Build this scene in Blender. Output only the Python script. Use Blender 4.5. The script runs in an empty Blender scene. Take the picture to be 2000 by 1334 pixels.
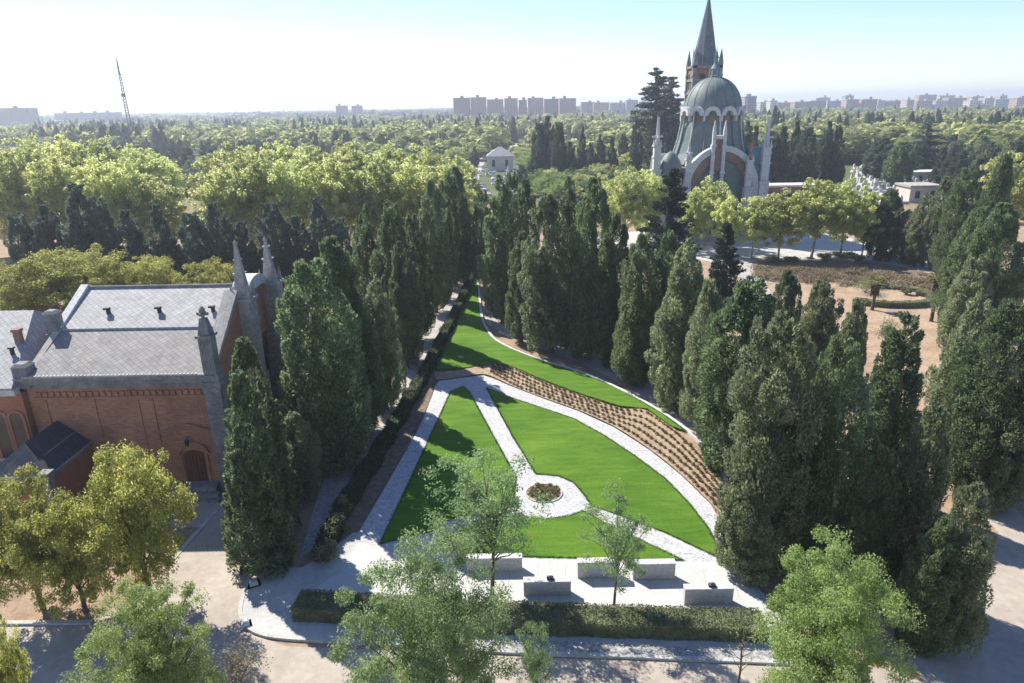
import bpy, math, random
import numpy as np
from mathutils import Vector, Matrix
from mathutils.geometry import tessellate_polygon

scene = bpy.context.scene
COL = scene.collection
R = math.radians
random.seed(5)

# ------------------------------------------------------------------ camera
CAMZ, PITCH, ROLL, F = 26.0, R(19.1), R(-1.0), 1333.33
cam_d = bpy.data.cameras.new('camera')
cam_d.lens = 24.0
cam_d.sensor_width = 36.0
cam_d.clip_start = 0.5
cam_d.clip_end = 20000
cam = bpy.data.objects.new('camera', cam_d)
COL.objects.link(cam)
ROT = Matrix.Rotation(math.pi / 2 - PITCH, 3, 'X') @ Matrix.Rotation(ROLL, 3, 'Z')
cam.matrix_world = Matrix.Translation((0, 0, CAMZ)) @ ROT.to_4x4()
scene.camera = cam


def ray(px, py):
    return ROT @ Vector(((px - 1000) / F, -(py - 667) / F, -1.0))


def P(px, py, z=0.0):
    """surveyed point of the site: where a sight line meets the level z"""
    d = ray(px, py)
    t = (z - CAMZ) / d.z
    return Vector((d.x * t, d.y * t, z))


def at(px, py, Y):
    """point of a sight line at the distance Y"""
    d = ray(px, py)
    t = Y / d.y
    return Vector((d.x * t, Y, CAMZ + d.z * t))


def depth(p):
    return -(ROT.transposed() @ (Vector(p) - Vector((0, 0, CAMZ)))).z


# ------------------------------------------------------------------ materials
def new_mat(name):
    m = bpy.data.materials.new(name)
    m.use_nodes = True
    nt = m.node_tree
    nt.nodes.clear()
    out = nt.nodes.new('ShaderNodeOutputMaterial')
    return m, nt, out


def N(nt, typ, **kw):
    n = nt.nodes.new(typ)
    for k, v in kw.items():
        if k in n.inputs:
            n.inputs[k].default_value = v
        else:
            setattr(n, k, v)
    return n


def L(nt, a, b):
    nt.links.new(a, b)


def ramp(nt, fac, stops):
    r = nt.nodes.new('ShaderNodeValToRGB')
    cr = r.color_ramp
    while len(cr.elements) < len(stops):
        cr.elements.new(0.5)
    for e, (p, c) in zip(cr.elements, stops):
        e.position = p
        e.color = (c[0], c[1], c[2], 1)
    if fac is not None:
        L(nt, fac, r.inputs[0])
    return r


def noise(nt, vec, scale, detail=6, rough=0.6):
    n = N(nt, 'ShaderNodeTexNoise')
    n.inputs['Scale'].default_value = scale
    n.inputs['Detail'].default_value = detail
    n.inputs['Roughness'].default_value = rough
    if vec is not None:
        L(nt, vec, n.inputs['Vector'])
    return n


def mixc(nt, fac, a, b, blend='MIX'):
    m = nt.nodes.new('ShaderNodeMix')
    m.data_type = 'RGBA'
    m.blend_type = blend
    for val, idx in ((fac, 0), (a, 6), (b, 7)):
        if isinstance(val, (int, float)):
            m.inputs[idx].default_value = val
        elif isinstance(val, tuple):
            m.inputs[idx].default_value = (val[0], val[1], val[2], 1)
        else:
            L(nt, val, m.inputs[idx])
    return m.outputs[2]


def surface(name, stops, scale, scale2=None, rough=0.9, bump=0.0, bump_scale=None, spec=0.3, fine=None,
            coord='Object', metallic=0.0, big=0.25):
    """two scales of noise over a ramp, with a bump"""
    m, nt, out = new_mat(name)
    tc = N(nt, 'ShaderNodeTexCoord')
    vec = tc.outputs[coord]
    n1 = noise(nt, vec, scale)
    r = ramp(nt, n1.outputs['Fac'], stops)
    col = r.outputs[0]
    if scale2:
        n2 = noise(nt, vec, scale2, 4)
        r2 = ramp(nt, n2.outputs['Fac'], [(0.3, (1 - big,) * 3), (0.7, (1 + big,) * 3)])
        col = mixc(nt, 1.0, col, r2.outputs[0], 'MULTIPLY')
    bs = N(nt, 'ShaderNodeBsdfPrincipled')
    bs.inputs['Roughness'].default_value = rough
    bs.inputs['Specular IOR Level'].default_value = spec
    bs.inputs['Metallic'].default_value = metallic
    L(nt, col, bs.inputs['Base Color'])
    if bump:
        nb = noise(nt, vec, bump_scale or scale, 8, 0.7)
        b = N(nt, 'ShaderNodeBump')
        b.inputs['Strength'].default_value = bump
        b.inputs['Distance'].default_value = 0.05
        L(nt, nb.outputs['Fac'], b.inputs['Height'])
        L(nt, b.outputs[0], bs.inputs['Normal'])
    L(nt, bs.outputs[0], out.inputs[0])
    return m


def foliage(name, c_dark, c_mid, c_light, trans=0.25, clump=0.35, hue=0.06, brown=None):
    m, nt, out = new_mat(name)
    geo = N(nt, 'ShaderNodeNewGeometry')
    tc = N(nt, 'ShaderNodeTexCoord')
    oi = N(nt, 'ShaderNodeObjectInfo')
    off = N(nt, 'ShaderNodeVectorMath', operation='ADD')
    L(nt, tc.outputs['Object'], off.inputs[0])
    mul = N(nt, 'ShaderNodeVectorMath', operation='SCALE')
    L(nt, oi.outputs['Location'], mul.inputs[0])
    mul.inputs['Scale'].default_value = 0.37
    L(nt, mul.outputs[0], off.inputs[1])
    n1 = noise(nt, off.outputs[0], clump, 3)
    a = N(nt, 'ShaderNodeMath', operation='MULTIPLY')
    a.inputs[1].default_value = 0.55
    L(nt, geo.outputs['Random Per Island'], a.inputs[0])
    b = N(nt, 'ShaderNodeMath', operation='MULTIPLY_ADD')
    b.inputs[1].default_value = 0.75
    L(nt, n1.outputs['Fac'], b.inputs[0])
    L(nt, a.outputs[0], b.inputs[2])
    c = N(nt, 'ShaderNodeMath', operation='SUBTRACT')
    c.inputs[1].default_value = 0.15
    L(nt, b.outputs[0], c.inputs[0])
    r = ramp(nt, c.outputs[0], [(0.1, c_dark), (0.5, c_mid), (0.92, c_light)])
    rc = r.outputs[0]
    if 'cypress' in name:
        n5 = noise(nt, off.outputs[0], 0.8, 4, 0.7)
        r5 = ramp(nt, n5.outputs['Fac'], [(0.60, (0, 0, 0)), (0.74, (0.6, 0.6, 0.6))])
        rc = mixc(nt, r5.outputs[0], rc, (0.20, 0.165, 0.085))
    hs = N(nt, 'ShaderNodeHueSaturation')
    mr = N(nt, 'ShaderNodeMapRange')
    mr.inputs[3].default_value = 0.5 - hue * 0.5
    mr.inputs[4].default_value = 0.5 + hue * 0.25
    L(nt, oi.outputs['Random'], mr.inputs[0])
    L(nt, mr.outputs[0], hs.inputs['Hue'])
    mv = N(nt, 'ShaderNodeMapRange')
    mv.inputs[3].default_value = 0.85
    mv.inputs[4].default_value = 1.18
    rr = N(nt, 'ShaderNodeMath', operation='FRACT')
    r7 = N(nt, 'ShaderNodeMath', operation='MULTIPLY')
    r7.inputs[1].default_value = 7.31
    L(nt, oi.outputs['Random'], r7.inputs[0])
    L(nt, r7.outputs[0], rr.inputs[0])
    L(nt, rr.outputs[0], mv.inputs[0])
    L(nt, mv.outputs[0], hs.inputs['Value'])
    L(nt, rc, hs.inputs['Color'])
    bs = N(nt, 'ShaderNodeBsdfPrincipled')
    bs.inputs['Roughness'].default_value = 0.65
    bs.inputs['Specular IOR Level'].default_value = 0.25
    L(nt, hs.outputs[0], bs.inputs['Base Color'])
    tr = N(nt, 'ShaderNodeBsdfTranslucent')
    tb = N(nt, 'ShaderNodeHueSaturation')
    tb.inputs['Value'].default_value = 1.6
    L(nt, hs.outputs[0], tb.inputs['Color'])
    L(nt, tb.outputs[0], tr.inputs[0])
    mx = N(nt, 'ShaderNodeMixShader')
    mx.inputs[0].default_value = trans
    L(nt, bs.outputs[0], mx.inputs[1])
    L(nt, tr.outputs[0], mx.inputs[2])
    L(nt, mx.outputs[0], out.inputs[0])
    return m


def brick_mat(name, c1, c2, mortar, bw=0.34, bh=0.12, msize=0.011, rough=0.9, grime=0.35):
    m, nt, out = new_mat(name)
    tc = N(nt, 'ShaderNodeTexCoord')
    sx = N(nt, 'ShaderNodeSeparateXYZ')
    L(nt, tc.outputs['Object'], sx.inputs[0])
    ad = N(nt, 'ShaderNodeMath', operation='ADD')
    L(nt, sx.outputs[0], ad.inputs[0])
    L(nt, sx.outputs[1], ad.inputs[1])
    cb = N(nt, 'ShaderNodeCombineXYZ')
    L(nt, ad.outputs[0], cb.inputs[0])
    L(nt, sx.outputs[2], cb.inputs[1])
    br = N(nt, 'ShaderNodeTexBrick')
    br.inputs['Color1'].default_value = (*c1, 1)
    br.inputs['Color2'].default_value = (*c2, 1)
    br.inputs['Mortar'].default_value = (*mortar, 1)
    br.inputs['Scale'].default_value = 1.0
    br.inputs['Mortar Size'].default_value = msize
    br.inputs['Brick Width'].default_value = bw
    br.inputs['Row Height'].default_value = bh
    L(nt, cb.outputs[0], br.inputs['Vector'])
    n1 = noise(nt, tc.outputs['Object'], 0.5, 8, 0.7)
    r1 = ramp(nt, n1.outputs['Fac'], [(0.3, (1 - grime,) * 3), (0.7, (1 + grime * .5,) * 3)])
    col = mixc(nt, 1.0, br.outputs['Color'], r1.outputs[0], 'MULTIPLY')
    bs = N(nt, 'ShaderNodeBsdfPrincipled')
    bs.inputs['Roughness'].default_value = rough
    bs.inputs['Specular IOR Level'].default_value = 0.25
    L(nt, col, bs.inputs['Base Color'])
    b = N(nt, 'ShaderNodeBump')
    b.inputs['Strength'].default_value = 0.3
    b.inputs['Distance'].default_value = 0.02
    L(nt, br.outputs['Fac'], b.inputs['Height'])
    b.invert = True
    L(nt, b.outputs[0], bs.inputs['Normal'])
    L(nt, bs.outputs[0], out.inputs[0])
    return m


def slate_mat(name, c1, c2, joint, size=0.42, patch=0.3, rough=0.55):
    """slates laid on the diagonal"""
    m, nt, out = new_mat(name)
    tc = N(nt, 'ShaderNodeTexCoord')
    mp = N(nt, 'ShaderNodeMapping')
    mp.inputs['Rotation'].default_value = (0, 0, R(42))
    mp.inputs['Scale'].default_value = (1, 1.15, 1)
    L(nt, tc.outputs['Object'], mp.inputs[0])
    br = N(nt, 'ShaderNodeTexBrick', offset=0.0)
    br.inputs['Color1'].default_value = (*c1, 1)
    br.inputs['Color2'].default_value = (*c2, 1)
    br.inputs['Mortar'].default_value = (*joint, 1)
    br.inputs['Scale'].default_value = 1.0
    br.inputs['Mortar Size'].default_value = 0.022
    br.inputs['Brick Width'].default_value = size
    br.inputs['Row Height'].default_value = size
    L(nt, mp.outputs[0], br.inputs['Vector'])
    n1 = noise(nt, tc.outputs['Object'], 1.1, 8, 0.75)
    r1 = ramp(nt, n1.outputs['Fac'], [(0.28, (1 - patch,) * 3), (0.72, (1 + patch,) * 3)])
    col = mixc(nt, 1.0, br.outputs['Color'], r1.outputs[0], 'MULTIPLY')
    n2 = noise(nt, tc.outputs['Object'], 0.75, 3, 0.5)
    r2 = ramp(nt, n2.outputs['Fac'], [(0.62, (0, 0, 0)), (0.72, (1, 1, 1))])
    col = mixc(nt, r2.outputs[0], col, mixc(nt, 0.45, col, (0.25, 0.21, 0.14)))
    bs = N(nt, 'ShaderNodeBsdfPrincipled')
    bs.inputs['Roughness'].default_value = rough
    bs.inputs['Specular IOR Level'].default_value = 0.4
    L(nt, col, bs.inputs['Base Color'])
    b = N(nt, 'ShaderNodeBump')
    b.inputs['Strength'].default_value = 0.5
    b.inputs['Distance'].default_value = 0.02
    b.invert = True
    L(nt, br.outputs['Fac'], b.inputs['Height'])
    L(nt, b.outputs[0], bs.inputs['Normal'])
    L(nt, bs.outputs[0], out.inputs[0])
    return m


def gravel_mat(name, stops, scale=9.0):
    m, nt, out = new_mat(name)
    tc = N(nt, 'ShaderNodeTexCoord')
    v = N(nt, 'ShaderNodeTexVoronoi')
    v.inputs['Scale'].default_value = scale
    L(nt, tc.outputs['Object'], v.inputs['Vector'])
    sp = N(nt, 'ShaderNodeSeparateColor')
    L(nt, v.outputs['Color'], sp.inputs[0])
    n0 = noise(nt, tc.outputs['Object'], 2.2, 6, 0.75)
    av = N(nt, 'ShaderNodeMath', operation='MULTIPLY_ADD')
    av.inputs[1].default_value = 0.55
    L(nt, sp.outputs[0], av.inputs[0])
    hv = N(nt, 'ShaderNodeMath', operation='MULTIPLY')
    hv.inputs[1].default_value = 0.5
    L(nt, n0.outputs['Fac'], hv.inputs[0])
    L(nt, hv.outputs[0], av.inputs[2])
    r = ramp(nt, av.outputs[0], stops)
    bs = N(nt, 'ShaderNodeBsdfPrincipled')
    bs.inputs['Roughness'].default_value = 0.85
    bs.inputs['Specular IOR Level'].default_value = 0.3
    L(nt, r.outputs[0], bs.inputs['Base Color'])
    b = N(nt, 'ShaderNodeBump')
    b.inputs['Strength'].default_value = 0.6
    b.inputs['Distance'].default_value = 0.04
    L(nt, av.outputs[0], b.inputs['Height'])
    L(nt, b.outputs[0], bs.inputs['Normal'])
    L(nt, bs.outputs[0], out.inputs[0])
    return m


M = {}
M['dirt'] = surface('dirt', [(0.3, (0.27, 0.19, 0.125)), (0.55, (0.37, 0.275, 0.19)), (0.75, (0.43, 0.33, 0.24))],
                    0.35, 3.0, bump=0.5, bump_scale=5)
M['road'] = surface('road_concrete', [(0.3, (0.31, 0.272, 0.228)), (0.5, (0.375, 0.33, 0.278)), (0.7, (0.43, 0.385, 0.328))],
                    0.25, 2.2, bump=0.15, bump_scale=20, big=0.12)
M['pave'] = surface('pavement_concrete', [(0.3, (0.36, 0.36, 0.35)), (0.5, (0.43, 0.43, 0.42)), (0.7, (0.49, 0.49, 0.475))],
                    0.5, 3.5, bump=0.12, bump_scale=18, big=0.1)
M['terrace'] = surface('terrace_concrete', [(0.3, (0.44, 0.44, 0.43)), (0.7, (0.53, 0.53, 0.515))],
                       0.6, 4.5, bump=0.1, bump_scale=20, big=0.06)
M['walk'] = surface('walk_sand', [(0.3, (0.30, 0.28, 0.26)), (0.6, (0.40, 0.375, 0.35)), (0.75, (0.46, 0.43, 0.40))],
                    0.6, 4.0, bump=0.3, bump_scale=9)
M['gravel'] = gravel_mat('white_gravel', [(0.08, (0.16, 0.175, 0.20)), (0.34, (0.38, 0.39, 0.405)), (0.6, (0.49, 0.49, 0.495)), (0.9, (0.60, 0.60, 0.60))])
M['gravel_grey'] = gravel_mat('grey_gravel', [(0.15, (0.16, 0.165, 0.17)), (0.5, (0.30, 0.30, 0.30)), (0.85, (0.48, 0.47, 0.46))])
M['soil'] = surface('soil', [(0.3, (0.12, 0.088, 0.062)), (0.55, (0.19, 0.145, 0.102)), (0.75, (0.26, 0.20, 0.145))],
                    2.0, 7.0, bump=0.8, bump_scale=6)
M['mulch'] = surface('mulch', [(0.3, (0.25, 0.185, 0.125)), (0.55, (0.36, 0.275, 0.19)), (0.75, (0.45, 0.35, 0.25))],
                     2.5, 8.0, bump=0.8, bump_scale=8)
M['kerb'] = surface('kerb_stone', [(0.3, (0.36, 0.35, 0.33)), (0.7, (0.50, 0.49, 0.46))], 1.5, 8, bump=0.2)
M['stone'] = surface('pale_stone', [(0.3, (0.30, 0.285, 0.26)), (0.55, (0.39, 0.375, 0.345)), (0.75, (0.47, 0.45, 0.42))],
                     0.9, 5, bump=0.3, bump_scale=6)
M['stone_grey'] = surface('weathered_stone', [(0.3, (0.15, 0.155, 0.155)), (0.55, (0.24, 0.24, 0.235)), (0.75, (0.33, 0.325, 0.31))],
                          1.1, 6, bump=0.3, bump_scale=6)
M['white_stone'] = surface('white_stone', [(0.3, (0.46, 0.46, 0.46)), (0.7, (0.62, 0.62, 0.61))], 0.8, 4, bump=0.2)
M['bench'] = surface('bench_concrete', [(0.3, (0.38, 0.37, 0.355)), (0.7, (0.47, 0.46, 0.44))], 1.5, 9, bump=0.15)
M['brick'] = brick_mat('red_brick', (0.37, 0.168, 0.092), (0.49, 0.235, 0.135), (0.40, 0.27, 0.20))
M['brick_orange'] = brick_mat('orange_brick', (0.36, 0.14, 0.075), (0.42, 0.17, 0.09), (0.38, 0.25, 0.18), grime=0.2)
M['brick_church'] = brick_mat('church_brick', (0.25, 0.14, 0.105), (0.31, 0.175, 0.135), (0.29, 0.22, 0.18), bw=0.5, bh=0.16, msize=0.02)
M['slate'] = slate_mat('pale_slate', (0.285, 0.288, 0.295), (0.36, 0.363, 0.37), (0.21, 0.213, 0.22), size=0.34, rough=0.7)
M['slate_low'] = slate_mat('lower_slate', (0.20, 0.196, 0.19), (0.26, 0.255, 0.246), (0.135, 0.133, 0.128), size=0.34, patch=0.34, rough=0.75)  # darker and more mottled than the upper slates
M['slate_shaded'] = slate_mat('shaded_slate', (0.05, 0.06, 0.075), (0.065, 0.078, 0.095), (0.03, 0.036, 0.045), patch=0.15)  # shade of the porch slope is put into this slate colour
M['spire'] = surface('spire_slate', [(0.3, (0.085, 0.115, 0.135)), (0.7, (0.15, 0.19, 0.21))], 0.6, 3, bump=0.3, rough=0.6)
M['copper'] = surface('weathered_copper', [(0.3, (0.125, 0.16, 0.152)), (0.55, (0.16, 0.20, 0.19)), (0.75, (0.20, 0.24, 0.228))],
                      0.35, 2.5, rough=0.6, bump=0.1, big=0.12)
M['copper_blue'] = surface('blue_copper', [(0.3, (0.10, 0.19, 0.22)), (0.7, (0.16, 0.26, 0.29))], 0.5, 3, rough=0.6, big=0.15)
M['door_wood'] = surface('door_wood', [(0.3, (0.10, 0.03, 0.018)), (0.7, (0.19, 0.065, 0.035))], 2.5, 12, rough=0.6)
M['dark'] = surface('dark_iron_and_shade', [(0.3, (0.02, 0.021, 0.023)), (0.7, (0.05, 0.051, 0.054))], 3, 9, rough=0.6)  # iron parts, also recess shade put into a colour
M['glass'] = surface('window_glass', [(0.3, (0.015, 0.018, 0.022)), (0.7, (0.04, 0.045, 0.055))], 1.0, None, rough=0.15, spec=0.6)
M['bark'] = surface('bark', [(0.3, (0.065, 0.05, 0.04)), (0.55, (0.13, 0.105, 0.085)), (0.75, (0.20, 0.17, 0.14))], 3, 12, bump=0.8, bump_scale=9)
M['bark_pale'] = surface('pale_bark', [(0.3, (0.20, 0.18, 0.15)), (0.55, (0.32, 0.30, 0.26)), (0.75, (0.45, 0.43, 0.38))], 2, 9, bump=0.4)
M['terracotta'] = surface('terracotta', [(0.3, (0.32, 0.13, 0.07)), (0.7, (0.45, 0.20, 0.11))], 1.2, 6, bump=0.3)
M['plaster'] = surface('pale_plaster', [(0.3, (0.50, 0.46, 0.41)), (0.7, (0.62, 0.58, 0.53))], 0.6, 4)
M['steel'] = surface('mast_paint', [(0.3, (0.09, 0.085, 0.09)), (0.7, (0.14, 0.13, 0.135))], 0.5, 3, rough=0.5)

# lawn: mown turf with a faint drift of tone
m, nt, out = new_mat('turf')
tc = N(nt, 'ShaderNodeTexCoord')
mp = N(nt, 'ShaderNodeMapping')
mp.inputs['Scale'].default_value = (0.35, 1.6, 1)
mp.inputs['Rotation'].default_value = (0, 0, R(8))
L(nt, tc.outputs['Object'], mp.inputs[0])
n1 = noise(nt, mp.outputs[0], 1.1, 8, 0.7)
n2 = noise(nt, tc.outputs['Object'], 14, 4, 0.8)
n3 = noise(nt, tc.outputs['Object'], 0.16, 3, 0.5)
r1 = ramp(nt, n1.outputs['Fac'], [(0.28, (0.062, 0.148, 0.012)), (0.52, (0.098, 0.21, 0.020)), (0.75, (0.145, 0.262, 0.032))])
r2 = ramp(nt, n2.outputs['Fac'], [(0.25, (0.6, 0.6, 0.6)), (0.7, (1.3, 1.3, 1.3))])
r3 = ramp(nt, n3.outputs['Fac'], [(0.3, (0.78, 0.84, 0.75)), (0.7, (1.22, 1.12, 1.2))])
c = mixc(nt, 1.0, r1.outputs[0], r2.outputs[0], 'MULTIPLY')
c = mixc(nt, 1.0, c, r3.outputs[0], 'MULTIPLY')
n4 = noise(nt, tc.outputs['Object'], 0.42, 5, 0.6)
r4 = ramp(nt, n4.outputs['Fac'], [(0.60, (0, 0, 0)), (0.74, (0.45, 0.45, 0.45))])
c = mixc(nt, r4.outputs[0], c, (0.20, 0.21, 0.04))
bs = N(nt, 'ShaderNodeBsdfPrincipled')
bs.inputs['Roughness'].default_value = 0.9
bs.inputs['Specular IOR Level'].default_value = 0.15
L(nt, c, bs.inputs['Base Color'])
b = N(nt, 'ShaderNodeBump')
b.inputs['Strength'].default_value = 0.9
b.inputs['Distance'].default_value = 0.08
L(nt, n2.outputs['Fac'], b.inputs['Height'])
L(nt, b.outputs[0], bs.inputs['Normal'])
L(nt, bs.outputs[0], out.inputs[0])
M['turf'] = m

# the wide ground: dry earth near, scrub and meadow farther off
m, nt, out = new_mat('earth')
tc = N(nt, 'ShaderNodeTexCoord')
n1 = noise(nt, tc.outputs['Object'], 0.012, 6, 0.6)
n2 = noise(nt, tc.outputs['Object'], 0.5, 8, 0.7)
n3 = noise(nt, tc.outputs['Object'], 4.0, 6, 0.7)
rA = ramp(nt, n2.outputs['Fac'], [(0.3, (0.23, 0.165, 0.11)), (0.55, (0.34, 0.25, 0.175)), (0.75, (0.42, 0.325, 0.235))])
rB = ramp(nt, n2.outputs['Fac'], [(0.3, (0.06, 0.085, 0.03)), (0.6, (0.11, 0.135, 0.05)), (0.8, (0.20, 0.19, 0.09))])
sx = N(nt, 'ShaderNodeSeparateXYZ')
L(nt, tc.outputs['Object'], sx.inputs[0])
mr = N(nt, 'ShaderNodeMapRange')
mr.inputs[1].default_value = 150
mr.inputs[2].default_value = 230
L(nt, sx.outputs[1], mr.inputs[0])
c = mixc(nt, mr.outputs[0], rA.outputs[0], rB.outputs[0])
r3 = ramp(nt, n3.outputs['Fac'], [(0.3, (0.8,) * 3), (0.7, (1.2,) * 3)])
c = mixc(nt, 1.0, c, r3.outputs[0], 'MULTIPLY')
bs = N(nt, 'ShaderNodeBsdfPrincipled')
bs.inputs['Roughness'].default_value = 0.95
bs.inputs['Specular IOR Level'].default_value = 0.15
L(nt, c, bs.inputs['Base Color'])
b = N(nt, 'ShaderNodeBump')
b.inputs['Strength'].default_value = 0.5
b.inputs['Distance'].default_value = 0.08
L(nt, n3.outputs['Fac'], b.inputs['Height'])
L(nt, b.outputs[0], bs.inputs['Normal'])
L(nt, bs.outputs[0], out.inputs[0])
M['earth'] = m

M['f_cypress'] = foliage('cypress_foliage', (0.046, 0.078, 0.044), (0.12, 0.172, 0.086), (0.25, 0.31, 0.145), 0.45, 1.1, 0.02)
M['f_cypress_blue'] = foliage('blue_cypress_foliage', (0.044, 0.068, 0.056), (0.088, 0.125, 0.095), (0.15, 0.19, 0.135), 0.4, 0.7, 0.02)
M['f_olive'] = foliage('grey_cypress_foliage', (0.072, 0.094, 0.054), (0.195, 0.235, 0.13), (0.37, 0.405, 0.23), 0.45, 1.1, 0.02)
M['f_fir'] = foliage('fir_foliage', (0.022, 0.036, 0.026), (0.04, 0.06, 0.04), (0.065, 0.09, 0.055), 0.2, 0.5, 0.02)
M['f_cedar'] = foliage('cedar_foliage', (0.04, 0.065, 0.055), (0.075, 0.105, 0.09), (0.12, 0.155, 0.135), 0.2, 0.4)
M['f_plane'] = foliage('plane_foliage', (0.21, 0.24, 0.09), (0.40, 0.435, 0.18), (0.55, 0.57, 0.28), 0.68, 0.8, 0.02)
M['f_yellow'] = foliage('yellow_foliage', (0.145, 0.165, 0.04), (0.29, 0.31, 0.085), (0.45, 0.43, 0.145), 0.55, 0.8, 0.02)
M['f_robinia'] = foliage('robinia_foliage', (0.1, 0.165, 0.07), (0.19, 0.275, 0.12), (0.31, 0.39, 0.19), 0.5, 0.8, 0.03)
M['f_bright'] = foliage('bright_foliage', (0.11, 0.165, 0.04), (0.215, 0.295, 0.1), (0.33, 0.4, 0.17), 0.5, 0.8, 0.03)
M['f_wood'] = foliage('wood_foliage', (0.21, 0.25, 0.1), (0.28, 0.325, 0.13), (0.37, 0.4, 0.17), 0.6, 0.06, 0.03)
M['f_wood_dark'] = foliage('evergreen_wood_foliage', (0.035, 0.062, 0.042), (0.062, 0.095, 0.06), (0.1, 0.135, 0.08), 0.3, 0.06, 0.03)
M['f_hedge'] = foliage('hedge_foliage', (0.075, 0.095, 0.042), (0.17, 0.195, 0.1), (0.3, 0.31, 0.19), 0.3, 1.2, 0.02)
M['f_hedge_dark'] = foliage('dark_hedge_foliage', (0.022, 0.04, 0.016), (0.042, 0.065, 0.026), (0.08, 0.10, 0.04), 0.2, 1.2)
M['f_tuft'] = foliage('young_plant_foliage', (0.12, 0.1, 0.055), (0.22, 0.185, 0.105), (0.34, 0.285, 0.17), 0.3, 1.5, 0.04)
M['f_dry'] = foliage('dry_foliage', (0.16, 0.13, 0.08), (0.27, 0.235, 0.15), (0.38, 0.33, 0.23), 0.25, 1.5)
M['f_palm'] = foliage('palm_foliage', (0.06, 0.075, 0.02), (0.11, 0.13, 0.035), (0.18, 0.19, 0.06), 0.2, 1.5)


# ------------------------------------------------------------------ mesh builders
def np_mesh(name, V, Fq, mat):
    """mesh from vertex array and a list of equal-sided face arrays"""
    me = bpy.data.meshes.new(name)
    if not isinstance(Fq, (list, tuple)):
        Fq = [Fq]
    V = np.asarray(V, dtype=np.float32)
    me.vertices.add(len(V))
    me.vertices.foreach_set('co', V.ravel())
    nl = sum(f.size for f in Fq)
    me.loops.add(nl)
    me.loops.foreach_set('vertex_index', np.concatenate([f.ravel() for f in Fq]).astype(np.int32))
    starts, pos = [], 0
    for f in Fq:
        k = f.shape[1]
        starts.append(pos + np.arange(len(f)) * k)
        pos += f.size
    starts = np.concatenate(starts).astype(np.int32)
    me.polygons.add(len(starts))
    me.polygons.foreach_set('loop_start', starts)
    me.update(calc_edges=True)
    me.validate()
    if mat:
        me.materials.append(mat)
    return me


def link(name, me, parent=None, loc=None):
    o = bpy.data.objects.new(name, me)
    COL.objects.link(o)
    if parent is not None:
        o.parent = parent
    if loc is not None:
        o.location = loc
    return o


def tag(o, label=None, cat=None, group=None, kind=None):
    if label:
        o['label'] = label
    if cat:
        o['category'] = cat
    if group:
        o['group'] = group
    if kind:
        o['kind'] = kind
    return o


def empty(name, loc, label, cat, group=None, rz=0.0):
    o = bpy.data.objects.new(name, None)
    COL.objects.link(o)
    o.empty_display_size = 0.5
    o.location = loc
    o.rotation_euler = (0, 0, rz)
    return tag(o, label, cat, group)


def copy_tree(src, loc, rz=0.0, scale=None, label=None, cat=None, group=None):
    c = src.copy()
    COL.objects.link(c)
    c.location = loc
    c.rotation_euler = (0, 0, rz)
    if scale is not None:
        c.scale = scale
    for ch in list(src.children):
        d = ch.copy()
        COL.objects.link(d)
        d.parent = c
        for g in list(ch.children):
            e = g.copy()
            COL.objects.link(e)
            e.parent = d
    if label:
        c['label'] = label
    if cat:
        c['category'] = cat
    if group:
        c['group'] = group
    elif 'group' in c:
        del c['group']
    return c


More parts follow.
